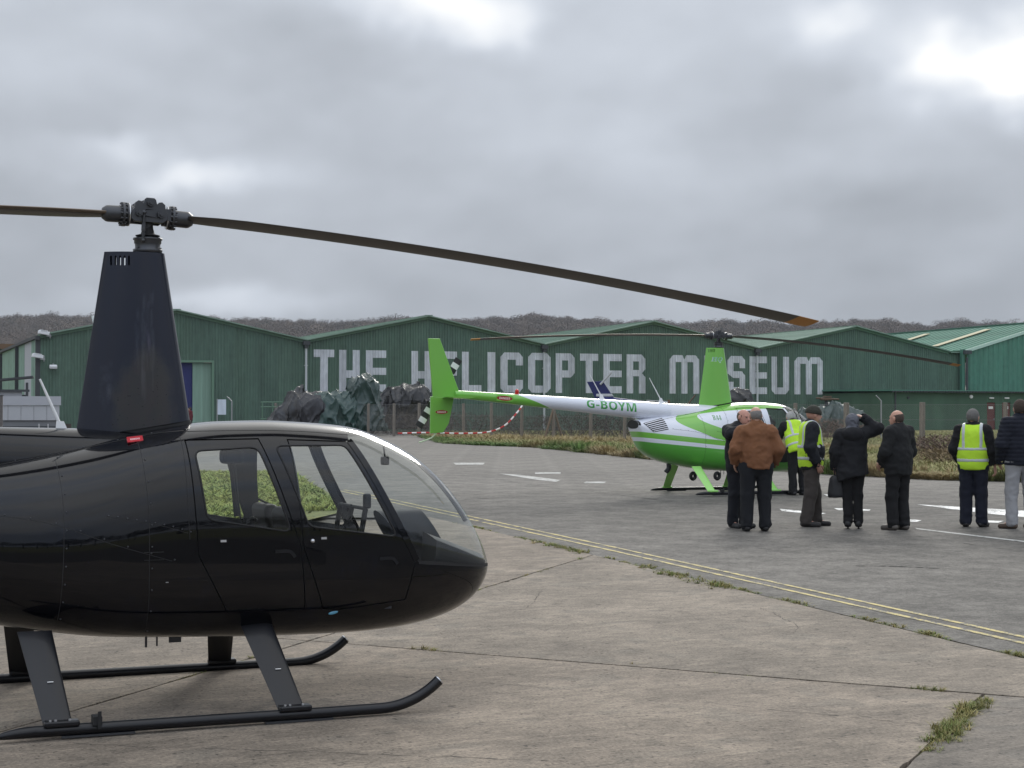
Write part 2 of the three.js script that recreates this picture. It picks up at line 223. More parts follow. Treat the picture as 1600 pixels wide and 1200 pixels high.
// road paint, worn through in places
function wornTex(c, thr, seed) { return noiseTex(512, (u, v, i, j) => { const a = tileN(u, v, 170, 170, seed), b = tileN(u, v, 40, 40, seed + 1), e = tileN(u, v, 9, 9, seed + 2); const w = sstep(thr - .07, thr + .07, .4 * a + .3 * b + .3 * e); return [mix(.40, c[0], w), mix(.395, c[1], w), mix(.38, c[2], w)]; }, true); }
M.white = std([.86, .86, .86], .8, { map: wornTex([.93, .93, .92], .36, 20) });
M.yellow = std([.80, .80, .80], .8, { map: wornTex([.80, .73, .47], .43, 30) });
M.yellow.map.repeat.set(.9, .9); M.white.map.repeat.set(.5, .5);
const MARKS = [
  [[-.34, 43.96], [.2, 43.09], [1.17, 39.93], [1.02, 38.87], [.55, 40.2]], [[-1.88, 53.06], [-.86, 53.06], [-.89, 51.19], [-1.73, 51.19]], [[.62, 44.87], [1.31, 44.87], [1.28, 43.96], [.61, 43.74]],
  [[1.73, 39.04], [2.21, 39.04], [2.11, 38.19], [1.64, 38.19]], [[7.33, 30.21], [7.94, 29.52], [8.77, 28.55], [9.11, 28.23], [9.6, 27.78], [9.16, 26.5], [8.31, 27.06], [7.98, 27.78], [7.68, 28.75]],
  [[7.44, 26.37], [7.74, 26.24], [7.54, 25.84], [7.3, 25.97]], [[6.32, 26.64], [6.48, 26.37], [6.32, 26.04], [6.2, 26.1]], [[4.66, 29.02], [5.26, 27.93], [5.09, 27.63], [4.61, 28.47]],
  [[5.64, 29.19], [6.21, 28.86], [6.12, 28.55], [5.62, 28.7]], [[6.23, 33.31], [6.84, 32.68], [6.65, 32.07], [6.18, 32.68]], [[6.01, 24.86], [6.97, 22.6], [6.93, 22.38], [5.98, 24.62]]];
M.fadedWhite = std([.50, .50, .49], .85, { map: M.white.map });
MARKS.forEach((m, i) => part(apron, 'white_marking', flat(m, .004), i < 4 || i === 10 ? M.fadedWhite : M.white));
{
  const r = rng(9);
  for (const [off, nm] of [[.66, 0], [.45, 1]]) {                  // the two yellow lines along the concrete edge
    const P = []; for (let d = 35; d > 7; d -= .22) { const n = .010 * noise3(d * 4, off * 9, 2); const x = xEdge(d) + off * 1.065 + n; P.push([x, d, .034 + .008 * noise3(d * 6, off, 4)]); }
    const g = []; for (let i = 0; i < P.length - 1; i++) { if (r() < .02) continue; const a = P[i], b = P[i + 1]; g.push(flat([[a[0] - a[2], a[1]], [a[0] + a[2], a[1]], [b[0] + b[2], b[1]], [b[0] - b[2], b[1]]], .004)); }
    part(apron, 'yellow_line', g, M.yellow);
  }
  const crack = std([.035, .033, .030], .95), cr = rng(19);
  for (const L of [[[-1.54, 42.67], [-.65, 42.26], [.37, 43.96]], [[-.48, 40.68], [.7, 36.58], [1.87, 33.75], [3.44, 29.86]], [[-.91, 31.68], [-.12, 32.27], [.62, 32.48]], [[3.99, 19.42], [4.46, 19.35], [4.89, 19.14]], [[5.59, 23.72], [6.02, 22.39], [6.44, 20.96]], [[-1.38, 35.98], [1.34, 34.83], [2.77, 34.28]], [[6.74, 35.11], [7.93, 33.31], [10.04, 32.68]]]) {
    const c = new THREE.CatmullRomCurve3(L.map(p => V3(p[0], 0, p[1]))).getPoints(60), g = [];
    for (let i = 0; i < 60; i++) { if (cr() < .12) continue; const w = .008 + .035 * cr() * cr(); const a = c[i], b = c[i + 1], j = (cr() - .5) * .06; g.push(flat([[a.x - w + j, a.z - w], [a.x + w + j, a.z - w], [b.x + w * .6, b.z + w], [b.x - w * .6, b.z + w]], .003)); }
    part(apron, 'crack', g, crack);
  }
}
// concrete slabs of the old apron, each a slab with worn edges and an open joint round it
const concTex = noiseTex(2048, (u, v, i, j) => {
  const s1 = tileN(u, v, 20, 700, 40), s2 = tileN(u, v, 60, 340, 41), a = hashT[(i * 977 + j * 3571) & 65535], b = tileN(u, v, 420, 420, 42), m = tileN(u, v, 42, 60, 43), l = tileN(u, v, 11, 14, 44), e = tileN(u, v, 4, 5, 45);
  const br = tileN(u, v, 9, 60, 46);
  let k = .62 + .15 * (s1 - .5) * sstep(.35, .8, br) + .08 * (s2 - .5) + .13 * (a - .5) + .15 * (b - .5) + .10 * (m - .5) + .13 * (l - .5) + .08 * (e - .5);
  const pit = tileN(u, v, 230, 230, 47); if (pit < .13) k -= .16; if (a > .992) k += .2;
  const moss = sstep(.60, .80, .5 * l + .5 * tileN(u, v, 30, 30, 48)); k -= .06 * moss;
  return [k * 1.01, k * mix(.945, .955, moss), k * mix(.865, .88, moss)];
}, true);
M.conc = []; const concBump = concTex.clone(); concBump.colorSpace = THREE.NoColorSpace;
[[.54, .525, .50], [.515, .505, .485], [.555, .53, .50], [.41, .41, .41]].forEach((c, i) => M.conc.push(std(c, .92, { map: concTex, bumpMap: concBump, bumpScale: .006 })));
const concrete = thing('concrete_apron', 'weathered brown grey concrete slabs beside the double yellow lines', 'apron'); concrete.userData.kind = 'structure';
const SLABS = [
  [[[-1.65, 13.56], [3.15, 11.17], [.54, 5.67], [-3.74, 8.06]], 2], [[[-1.65, 13.56], [4.7, 10.43], [1.01, 20.67]], 0], [[[-1.65, 13.56], [1.01, 20.67], [-1.35, 27.1], [-3.0, 25.6], [-7.0, 16.2]], 2],
  [[[-1.65, 13.56], [-7, 16.2], [-9.1, 10.7], [-3.74, 8.06]], 0], [[[-7, 16.2], [-3.0, 25.6], [-12, 24.5], [-12.5, 18.9]], 1], [[[-7, 16.2], [-12.5, 18.9], [-14.6, 13.4], [-9.1, 10.7]], 2],
  [[[3.15, 11.17], [4.7, 10.43], [8.6, -.2], [5.4, 3.3], [.54, 5.67]], 3], [[[-3.74, 8.06], [.54, 5.67], [-2, .2], [-6.3, 2.6]], 1], [[[-9.1, 10.7], [-3.74, 8.06], [-6.3, 2.6], [-11.7, 5.2]], 0], [[[.54, 5.67], [5.4, 3.3], [2.8, -2.2], [-2, .2]], 0],
  [[[-14.6, 13.4], [-9.1, 10.7], [-11.7, 5.2], [-17.2, 7.9]], 2], [[[-6.3, 2.6], [-2, .2], [-4.6, -5.2], [-8.8, -2.8]], 2], [[[-11.7, 5.2], [-6.3, 2.6], [-8.8, -2.8], [-14.2, -.2]], 1]];
SLABS.forEach(([P0, mi], si) => {
  const P = growPoly(ccw(P0), -.008), out = [], r = rng(100 + si), ang = Math.atan2(-.44, .9);
  for (let i = 0; i < P.length; i++) { const A = P[i], B = P[(i + 1) % P.length], L = Math.hypot(B[0] - A[0], B[1] - A[1]), n = Math.max(2, Math.round(L / .09)); const nx = -(B[1] - A[1]) / L, ny = (B[0] - A[0]) / L; for (let k = 0; k < n; k++) { const t = k / n, x = A[0] + (B[0] - A[0]) * t, y = A[1] + (B[1] - A[1]) * t; const chip = r() < .07 ? .03 * r() : 0; const w = k ? .009 * noise3(x * 3, y * 3, si) + .006 * r() + chip : .01; out.push([x + nx * w, y + ny * w]); } }
  const sh = THREE.ShapeUtils.triangulateShape(out.map(p => new THREE.Vector2(...p)), []);
  const p = [], u = [], UV = (x, d) => [(x * Math.cos(ang) - d * Math.sin(ang)) / 5.3 + si * .37, (x * Math.sin(ang) + d * Math.cos(ang)) / 5.3 + si * .23];
  const put = (x, d, o) => { p.push(x, gY(d) + o, -d); u.push(...UV(x, d)); };
  for (const t of sh) for (const i of t) put(...out[i], .006);
  for (let i = 0; i < out.length; i++) { const a = out[i], b = out[(i + 1) % out.length]; put(...a, .006); put(...a, -.05); put(...b, -.05); put(...a, .006); put(...b, -.05); put(...b, .006); }
  const g = new THREE.BufferGeometry(); g.setAttribute('position', new THREE.Float32BufferAttribute(p, 3)); g.setAttribute('uv', new THREE.Float32BufferAttribute(u, 2)); g.computeVertexNormals();
  part(concrete, 'concrete_slab', g, M.conc[mi]);
});
{
  const crk = std([.05, .045, .04], .95), cr = rng(29);
  for (const L of [[[-1.4, 18.3], [-.2, 18.9], [.9, 19.4]], [[.1, 15.8], [1.0, 15.6], [2.3, 14.9]], [[-.9, 11.9], [.6, 11.2], [2.5, 10.1]], [[-2.6, 9.6], [-1.2, 9.3], [.4, 9.0]], [[1.9, 13.2], [2.4, 14.4], [2.3, 15.6]], [[-.6, 14.2], [.1, 15.6], [.3, 17.0]]]) {
    const c = new THREE.CatmullRomCurve3(L.map(p => V3(p[0], 0, p[1]))).getPoints(70), g = []; let jx = 0, jd = 0;
    const q = c.map(p => { jx += (cr() - .5) * .022; jd += (cr() - .5) * .022; return [p.x + jx, p.z + jd]; });
    for (let i = 0; i < 70; i++) { if (cr() < .25) continue; const w = .0015 + .004 * cr() * cr(); g.push(flat([[q[i][0] - w, q[i][1] - w], [q[i][0] + w, q[i][1] + w], [q[i + 1][0] + w, q[i + 1][1] + w], [q[i + 1][0] - w, q[i + 1][1] - w]], .0095)); }
    part(concrete, 'hairline_crack', g, crk);
  }
}
part(concrete, 'joint_soil', gridSheet([-14, 0, 11, 22, 27.1], d => [-22, xEdge(d)], -.03), M.soil);
// turf island seen through the cabin windows
{
  const isl = [[-2.75, 28.2], [-3.3, 31.6], [-5.4, 42], [-9, 46], [-45, 50], [-45, 22], [-13, 24.6], [-3.2, 25.9]];
  const g = flat(isl, .035); M.turf = std([.92, 1.0, .72], .95, { map: grassTex }); struct('grass_verge', g, M.turf, 'green turf island beyond the black helicopter');
}
// ---------------------------------------------------------------- hill with its bare wood
const ridge = pchip([[-26, 150], [-18, 163], [-15.8, 165], [-13.5, 161], [-10, 160], [-6.5, 156], [-4, 162], [-2, 159], [1, 162], [4.4, 156], [8.7, 153], [14, 155], [17.2, 150], [22, 140], [30, 120]]);
function hillY(az, d) { const top = 1.7 + ridge(az) * 1400 / 2600 - 10.5; const t = clamp((d - 420) / 980); return 1 + (top - 1) * Math.pow(t, 1.25) * (1 + .05 * fbm(az * .5, d * .004, 3, 3)) - (d > 1400 ? (d - 1400) * .12 : 0); }
{
  const p = [], u = [], ix = []; const as = span(-30, 30, 120), ds = [380, 420, ...span(480, 1400, 14), 1480, 1700, 2200];
  ds.forEach(d => as.forEach(a => { const x = d * Math.tan(a * RAD); p.push(x, d < 420 ? .9 : hillY(a, d), -d); u.push(x, d); }));
  for (let r = 0; r < ds.length - 1; r++) for (let i = 0; i < as.length - 1; i++) { const a = r * as.length + i, b = a + as.length; ix.push(a, a + 1, b, a + 1, b + 1, b); }
  const g = new THREE.BufferGeometry(); g.setAttribute('position', new THREE.Float32BufferAttribute(p, 3)); g.setAttribute('uv', new THREE.Float32BufferAttribute(u, 2)); g.setIndex(ix); g.computeVertexNormals();
  struct('hill', g, std([.085, .075, .055], .95), 'long wooded hill behind the hangars');
}
function bareTree(seed, n, spread) {                                // trunk, limbs and many twig-sized faces, 1 m tall
  const r = rng(seed), p = []; const tri = (a, b, c) => p.push(...a, ...b, ...c);
  const limb = (a, b, w) => { const d = [b[0] - a[0], b[1] - a[1], b[2] - a[2]]; for (let k = 0; k < 2; k++) { const s = k ? [w, 0, 0] : [0, 0, w]; tri([a[0] - s[0], a[1], a[2] - s[2]], [a[0] + s[0], a[1], a[2] + s[2]], b); } };
  limb([0, 0, 0], [0, .72, 0], .03);
  for (let i = 0; i < 9; i++) { const a = r() * 6.28, h = .22 + .4 * r(); limb([0, h, 0], [Math.cos(a) * .3 * spread, h + .15 + .2 * r(), Math.sin(a) * .3 * spread], .014); }
  for (let i = 0; i < n; i++) { const a = r() * 6.28, e = Math.acos(1 - 1.75 * r()), q = Math.cbrt(r()) * (.88 + .24 * r()); const c = [Math.sin(e) * Math.cos(a) * .40 * spread * q, .60 + Math.cos(e) * .38 * q, Math.sin(e) * Math.sin(a) * .40 * spread * q]; const s = .035 + .05 * r(), b = r() * 6.28; const d1 = [Math.cos(b) * s, s * (1.2 * r() - .2), Math.sin(b) * s], d2 = [-Math.sin(b) * s * .35, s * (r() - .2) * .6, Math.cos(b) * s * .35]; tri([c[0] - d1[0], c[1] - d1[1], c[2] - d1[2]], [c[0] + d1[0], c[1] + d1[1], c[2] + d1[2]], [c[0] + d2[0], c[1] + d2[1], c[2] + d2[2]]); }
  const g = new THREE.BufferGeometry(); g.setAttribute('position', new THREE.Float32BufferAttribute(p, 3)); g.computeVertexNormals(); return g;
}
const twig = std([1, 1, 1], .95);
{
  const r = rng(31), kinds = [bareTree(1, 230, .95), bareTree(2, 200, 1.15), bareTree(3, 260, .8), bareTree(4, 170, 1.05)], per = 3600, wood = new THREE.Group(); wood.name = 'hillside_wood'; wood.userData = { label: 'leafless grey brown wood covering the hillside', category: 'wood', kind: 'stuff' }; scene.add(wood);
  kinds.forEach((g, k) => {
    const im = new THREE.InstancedMesh(g, twig, per); im.name = 'bare_trees'; im.userData.kind = 'stuff'; const m = new THREE.Matrix4(), q = new THREE.Quaternion(), c = new THREE.Color();
    for (let i = 0; i < per; i++) {
      const crest = r() < .32; const az = -28 + 57 * r(), d = crest ? 1340 + 75 * r() : 520 + 880 * Math.sqrt(r());
      const cl = fbm(az * .9, d * .008, 5, 3); const h = (7.5 + 6.5 * r() * r() + 5 * cl) * (crest ? .92 : .92);
      q.setFromAxisAngle(V3(0, 1, 0), r() * 6.28); const w = h * (.95 + .5 * r());
      m.compose(V3(d * Math.tan(az * RAD), hillY(az, d) - .8, -d), q, V3(w, h, w)); im.setMatrixAt(i, m);
      const t = r(), ever = k === 3 && cl > .12 && r() < .3; const b = .9 + .22 * r() + .45 * cl; ever ? c.setRGB(.022, .036, .02) : c.setRGB(mix(.105, .14, t) * b, mix(.088, .106, t) * b, mix(.080, .080, t) * b); im.setColorAt(i, c);
    }
    wood.add(im);
  });
}
// ---------------------------------------------------------------- hangars: s runs along the shared front, first ridge at s = 0
const FA = Math.atan2(.3742, .9274), BAY = 18.45, EAVE = 7.12, RIDGE = 9.04;
const facP = (s, y = 0, out = 0) => [-23.3 + .9274 * s + .3742 * out, y, -115.4 - .3742 * s + .9274 * out];
const paintN = noiseTex(512, (u, v, i, j) => { const a = tileN(u, v, 8, 3, 60), b = tileN(u, v, 64, 4, 61), c = tileN(u, v, 150, 40, 62), e = tileN(u, v, 24, 24, 63); const k = .82 + .12 * (a - .5) + .09 * (b - .5) + .05 * (c - .5) + .06 * (e - .5); return [k, k, k]; }, true);
paintN.repeat.set(1 / 6, 1 / 8);
M.clad = [[.125, .215, .158], [.118, .205, .150], [.132, .224, .166], [.122, .212, .160]].map(c => std(c, .62, { map: paintN }));
M.tealClad = [[.105, .30, .215], [.098, .285, .205]].map(c => std(c, .55, { map: paintN }));
M.paleGreen = std([.30, .47, .37], .7, { map: paintN });
M.roofGreen = std([.30, .43, .34], .9, { map: paintN });
M.roofTeal = std([.12, .29, .21], .95, { map: paintN });
M.darkGreen = std([.05, .10, .07], .6); M.trim = std([.13, .23, .16], .6); M.pipe = std([.50, .53, .54], .5); M.letter = std([.90, .93, .98], .75, { map: paintN });
M.darkGrey = std([.05, .055, .06], .7); M.paleGrey = std([.42, .43, .45], .7); M.navy = std([.012, .018, .11], .6); M.steel = std([.35, .36, .37], .45, { metalness: .6 });
// ribbed wall as polygons in local (s, y, out)
function ribWall(s0, s1, y0, top, pitch = .205, depth = .038) {
  const P = [], pf = [[0, 0], [.42, 0], [.52, 1], [.9, 1], [1, 0]]; const n = Math.round((s1 - s0) / pitch), w = (s1 - s0) / n;
  for (let i = 0; i < n; i++) for (let k = 0; k < 4; k++) { const a = s0 + (i + pf[k][0]) * w, b = s0 + (i + pf[k + 1][0]) * w, za = pf[k][1] * depth, zb = pf[k + 1][1] * depth; const L = Math.hypot(b - a, zb - za), nx = -(zb - za) / L, nz = (b - a) / L; const yb0 = top((a + b) / 2); P.push([[a, y0, za, nx, 0, nz, a, y0], [b, y0, zb, nx, 0, nz, b, y0], [b, top(b), zb, nx, 0, nz, b, top(b)], [a, top(a), za, nx, 0, nz, a, top(a)]]); }
  return P;
}
const rect = (a, b, c, d) => [[a, c], [b, c], [b, d], [a, d]];
// block letters on a 5 x 10 grid made of convex pieces (x right, y up); w is the letter's width in cells
const GLY = {
  T: [5, [rect(0, 5, 8.2, 10), rect(1.6, 3.4, 0, 8.2)]], H: [5, [rect(0, 1.7, 0, 10), rect(3.3, 5, 0, 10), rect(1.7, 3.3, 3.3, 5.1)]], E: [5, [rect(0, 1.7, 0, 10), rect(1.7, 5, 8.2, 10), rect(1.7, 5, 4.1, 5.8), rect(1.7, 5, 0, 1.8)]],
  L: [5, [rect(0, 1.7, 0, 10), rect(1.7, 5, 0, 1.8)]], I: [2, [rect(0, 2, 0, 10)]],
  C: [5.8, [[[0, 1.1], [1, 0], [1.8, 0], [1.8, 10], [1, 10], [0, 8.9]], rect(1.8, 4, 8.2, 10), rect(1.8, 4, 0, 1.8), [[4, 6.8], [5.8, 6.8], [5.8, 8.9], [4.8, 10], [4, 10]], [[4, 0], [4.8, 0], [5.8, 1.1], [5.8, 3.2], [4, 3.2]]]],
  O: [5.8, [[[0, 1.1], [1, 0], [1.8, 0], [1.8, 10], [1, 10], [0, 8.9]], rect(1.8, 4, 8.2, 10), rect(1.8, 4, 0, 1.8), [[4, 0], [4.8, 0], [5.8, 1.1], [5.8, 8.9], [4.8, 10], [4, 10]]]],
  P: [5, [rect(0, 1.7, 0, 10), rect(1.7, 3.3, 8.2, 10), rect(1.7, 3.3, 3.9, 5.7), [[3.3, 3.9], [4, 3.9], [5, 5], [5, 8.9], [4, 10], [3.3, 10]]]],
  R: [5, [rect(0, 1.7, 0, 10), rect(1.7, 3.3, 8.2, 10), rect(1.7, 3.3, 4.4, 6.0), [[3.3, 5.2], [4.1, 5.2], [5, 6.2], [5, 8.9], [4, 10], [3.3, 10]], [[3.3, 0], [5, 0], [5, 4.2], [4.1, 5.2], [3.3, 5.2]]]],
  M: [8.6, [[[0, 0], [1.7, 0], [1.7, 10], [1, 10], [0, 8.9]], rect(1.7, 3.45, 8.2, 10), [[3.45, 0], [5.15, 0], [5.15, 8.9], [3.45, 8.9]], [[3.45, 8.9], [4.3, 8.9], [3.7, 10], [3.45, 10]], [[4.3, 8.9], [5.15, 8.9], [5.15, 10], [4.9, 10]], rect(5.15, 6.9, 8.2, 10), [[6.9, 0], [8.6, 0], [8.6, 8.9], [7.6, 10], [6.9, 10]]]],
  U: [5.2, [[[0, 1.1], [1, 0], [1.7, 0], [1.7, 10], [0, 10]], rect(1.7, 3.5, 0, 1.8), [[3.5, 0], [4.2, 0], [5.2, 1.1], [5.2, 10], [3.5, 10]]]],
  S: [5.2, [[[0, 5.4], [1.7, 4.2], [1.7, 10], [1, 10], [0, 8.9]], rect(1.7, 3.5, 8.2, 10), [[3.5, 6.8], [5.2, 6.8], [5.2, 8.9], [4.2, 10], [3.5, 10]], rect(1.7, 3.5, 4.2, 6.0), [[3.5, 0], [4.2, 0], [5.2, 1.1], [5.2, 4.8], [4.2, 6], [3.5, 6]], rect(1.7, 3.5, 0, 1.8), [[0, 1.1], [1, 0], [1.7, 0], [1.7, 3.2], [0, 3.2]]]],
};
const TEXT = [['T', 9.81, 11.34], ['H', 11.71, 13.24], ['E', 13.7, 15.25], ['H', 17.17, 18.71], ['E', 19.2, 20.73], ['L', 21.13, 22.66], ['I', 23.14, 23.78], ['C', 24.19, 25.99], ['O', 26.42, 28.26], ['P', 28.68, 30.26], ['T', 30.7, 32.25], ['E', 32.67, 34.22], ['R', 34.66, 36.25], ['M', 38.37, 40.96], ['U', 41.45, 43.05], ['S', 43.51, 45.1], ['E', 45.51, 47.08], ['U', 47.5, 49.12], ['M', 49.64, 52.3]];
const BAYLBL = ['green gabled hangar with tall doorway, nearest the left edge of the picture', 'green gabled hangar painted with the white word THE at its left', 'green gabled hangar behind the tail boom lettered from O to R', 'green gabled hangar right of the green rotor mast, lettered EUM'];
for (let k = 0; k < 4; k++) {
  const sp = k * BAY, s0 = sp - BAY / 2 + .004, s1 = sp + BAY / 2 - .004;
  const top = s => RIDGE - (RIDGE - EAVE) * Math.abs(s - sp) / (BAY / 2);
  const o = thing('hangar', BAYLBL[k], 'hangar', facP(0), FA, 'green hangars in a row');
  let P = [...ribWall(s0, sp, .2, top), ...ribWall(sp, s1, .2, top)];
  const letters = [];
  for (const [ch, a, b] of TEXT) {
    if (b < s0 || a > s1) continue; const [w, pcs] = GLY[ch], q = pcs.map(pc => ccw(pc.map(([x, y]) => [a + (b - a) * x / w, 3.55 + 3.01 * y / 10]))); let L = [];
    const lift = v => { const u = v.slice(); u[0] += u[3] * .006; u[2] += u[5] * .006; return u; }; if (ch === 'E' && a < s0 && b > s0) { for (const c of q) { const z = cutConvex(P, c).ins; if (z.length) letters.push(polyGeo(z.map(pl => pl.map(lift)))); } continue; } for (const c of q) L.push(...cutConvex(P, c).ins); if (L.length) letters.push(polyGeo(L.map(pl => pl.map(v => { const u = v.slice(); u[0] += u[3] * .006; u[2] += u[5] * .006; return u; }))));
  }
  if (k === 0) P = cutConvex(P, rect(-2.5, 2.5, 0, 5.53)).out;
  let si = 0; const r = rng(200 + k);
  for (let a = s0; a < s1 - .1; a += 1.025) { const c = cutConvex(P, rect(a, Math.min(a + 1.025, s1 + .1), -1, 12)); if (c.ins.length) part(o, 'cladding_sheet', polyGeo(c.ins), M.clad[Math.floor(r() * 4)]); P = c.out; }
  letters.forEach(g => part(o, 'letter', g, M.letter));
  if (k === 0) {
    part(o, 'door_leaf', [box(1.31, 5.4, .08, [1.845, 2.8, -.22])], M.paleGreen, 'pale green sliding door leaf'); part(o, 'door_leaf', [box(1.31, 5.4, .08, [-1.845, 2.8, -.22])], M.paleGreen, 'pale green sliding door leaf');
    part(o, 'inner_door', box(2.4, 5.4, .08, [0, 2.8, -.34]), M.navy, 'deep blue inner door'); part(o, 'door_frame', [box(.14, 5.6, .3, [2.57, 2.75, -.08]), box(.14, 5.6, .3, [-2.57, 2.75, -.08]), box(5.28, .14, .3, [0, 5.6, -.08])], M.trim);
    // side wall that turns away to the left
    const sw = ribWall(0, 27, .2, () => EAVE - .05, .9, .03); let q = sw; const parts = []; for (let a = 0; a < 27; a += 4.5) { const c = cutConvex(q, rect(a, a + 4.5, -1, 12)); parts.push(c.ins); q = c.out; }
    parts.forEach((pp, i) => part(o, 'side_sheet', xf(polyGeo(pp), { p: [s0 - .02, 0, -27], r: [0, -Math.PI / 2, 0] }), i === 4 ? M.paleGrey : M.paleGreen, 'pale green side cladding'));
    part(o, 'corner_post', [box(.30, 7.1, .3, [s0 - .05, 3.6, -.1])], M.darkGrey); part(o, 'corner_post', [box(.3, 6.9, .3, [s0 - .12, 3.5, -13.5])], M.darkGrey); part(o, 'corner_post', [box(.3, 6.9, .3, [s0 - .12, 3.5, -27])], M.darkGrey);
    part(o, 'eaves_gutter', [box(.22, .2, 27.2, [s0 - .12, EAVE - .02, -13.5])], M.darkGrey);
  }
  // roof slopes, ribbed along the fall, with verge and ridge trim
  for (const sg of [-1, 1]) {
    const an = Math.atan2(RIDGE - EAVE, BAY / 2) * -sg, Lr = Math.hypot(BAY / 2, RIDGE - EAVE), g = [box(Lr, .08, 46, [sp + sg * BAY / 4, (RIDGE + EAVE) / 2 + .10, -22.6], [0, 0, an])];
    for (let z = 0; z > -45; z -= .75) g.push(box(Lr - .05, .03, .08, [sp + sg * BAY / 4, (RIDGE + EAVE) / 2 + .155, z - .2], [0, 0, an]));
    part(o, 'roof_slope', g, M.roofGreen);
    part(o, 'verge_trim', box(Lr, .20, .05, [sp + sg * BAY / 4, (RIDGE + EAVE) / 2 - .02, .11], [0, 0, an]), M.trim);
  }
  part(o, 'ridge_cap', box(.5, .06, 46, [sp, RIDGE + .13, -22.6]), M.roofGreen);
  // rain hopper and downpipe in the valley on the right
  const hx = s1; if (k < 3) { part(o, 'rain_hopper', [box(.5, .28, .34, [hx, EAVE - .12, .24]), box(.26, .25, .26, [hx, EAVE - .36, .22])], M.darkGrey); part(o, 'downpipe', [cyl(.085, .085, EAVE - .9, [hx, (EAVE - .9) / 2 + .4, .17]), ...[1.8, 3.6, 5.4].map(y => box(.26, .06, .16, [hx, y, .12]))], M.pipe); }
  if (k === 3) { part(o, 'end_panel', polyGeo(ribWall(s1, s1 + 1.45, .2, () => EAVE - .02)), M.clad[2]); part(o, 'roof_apron', box(1.5, .08, 46, [s1 + .75, EAVE + .03, -22.6]), M.roofGreen); }
  if (k === 0) {
    part(o, 'rain_hopper', box(.3, .25, .3, [s0 - .1, EAVE - .1, .2]), M.darkGrey);
  }
}
// weathered brown ridge pieces of sheds behind, seen in the valleys
for (const [s, w, lbl] of [[9.0, 9, 'brown roof showing in the valley left of the word THE'], [-5.8, 4, 'brown roof showing behind the leftmost hangar']]) { const o = thing('shed', lbl, 'shed', facP(s, 0, -60), FA); part(o, 'wall', box(w, 8.2, 6, [0, 4.4, 0]), M.clad[1]); part(o, 'roof', [box(w + .6, .5, 7, [0, 8.75, 0])], std([.16, .10, .06], .9)); }
// security cameras and floodlights on the first hangar
{
  const camM = std([.75, .76, .78], .5);
  for (const [s, y, nm, lbl, cat] of [[-9.0, 5.75, 'security_camera', 'white security camera at mid height on the hangar corner', 'camera'], [-8.6, 7.32, 'security_camera', 'white security camera standing on the hangar eave', 'camera']]) { const o = thing(nm, lbl, cat, facP(s, y, .1), FA); part(o, 'housing', [rbox(.75, .24, .26, .04, [-.35, .05, .38], [0, .3, -.14])], camM); part(o, 'bracket', [box(.08, .4, .08, [.1, -.1, .12]), box(.3, .08, .36, [0, -.15, .2])], M.steel); part(o, 'hood', box(.5, .04, .3, [-.35, .2, .38], [0, .3, -.14]), camM); }
  const o = thing('floodlight', 'small white floodlight under the corner camera', 'lamp', facP(-8.3, 5.1, .1), FA); part(o, 'lamp_body', rbox(.5, .22, .3, .05, [0, 0, .25], [.4, 0, 0]), camM); part(o, 'bracket', box(.06, .3, .2, [0, .1, .1]), M.steel);
  const o2 = thing('roof_vent', 'white flue pipe standing on the first roof', 'vent', facP(-5.4, 7.6, -.8), FA); part(o2, 'flue', cyl(.14, .12, 1.2, [0, .5, 0], [0, 0, .25]), camM); part(o2, 'collar', cyl(.22, .18, .2, [.1, .05, 0]), M.steel);
}
// big teal hangar at the right
{
  const o = thing('hangar', 'teal green hangar with pale skylight strips at the right edge', 'hangar', facP(0), FA); const s0 = 66.0, W2 = 18.6, sp = s0 + W2 / 2, ev = 7.25, rg = 9.85; const top = s => rg - (rg - ev) * Math.abs(s - sp) / (W2 / 2); const r = rng(300);
  let P = ribWall(s0, s0 + W2, .2, top, .5, .05); for (let a = s0; a < s0 + W2 - .1; a += 2) { const c = cutConvex(P, rect(a, a + 2, -1, 16)); part(o, 'cladding_sheet', xf(polyGeo(c.ins), { p: [0, 0, .6] }), M.tealClad[r() < .5 ? 0 : 1]); P = c.out; }
  for (const sg of [-1, 1]) { const an = Math.atan2(rg - ev, W2 / 2) * -sg, Lr = Math.hypot(W2 / 2, rg - ev) + .3, cx = sp + sg * W2 / 4, cy = (rg + ev) / 2 + .1; const g = [box(Lr, .08, 50, [cx, cy, -24.3], [0, 0, an])]; for (let z = 0; z > -48; z -= 1) g.push(box(Lr, .04, .09, [cx, cy + .055, z], [0, 0, an])); part(o, 'roof_slope', g, M.roofTeal); part(o, 'verge_trim', box(Lr, .25, .06, [cx, cy - .08, .73], [0, 0, an]), std([.45, .6, .52], .6)); if (sg < 0) for (const z of [-6, -15, -24, -33]) part(o, 'skylight', box(Lr * .6, .05, 1.0, [cx - Math.cos(an) * .2, cy + .10, z], [0, 0, an]), std([.42, .38, .24], .8)); }
  part(o, 'ridge_cap', box(.6, .08, 50, [sp, rg + .16, -24.3]), M.roofTeal);
  part(o, 'corner_post', box(.3, 7.2, .3, [s0 - .35, 3.8, .5]), M.tealClad[1]); part(o, 'rain_hopper', [box(.6, .3, .4, [s0 - .1, ev - .1, .85])], M.darkGrey); part(o, 'downpipe', cyl(.09, .09, 6.2, [s0 - .12, 3.6, .8]), M.darkGrey);
}
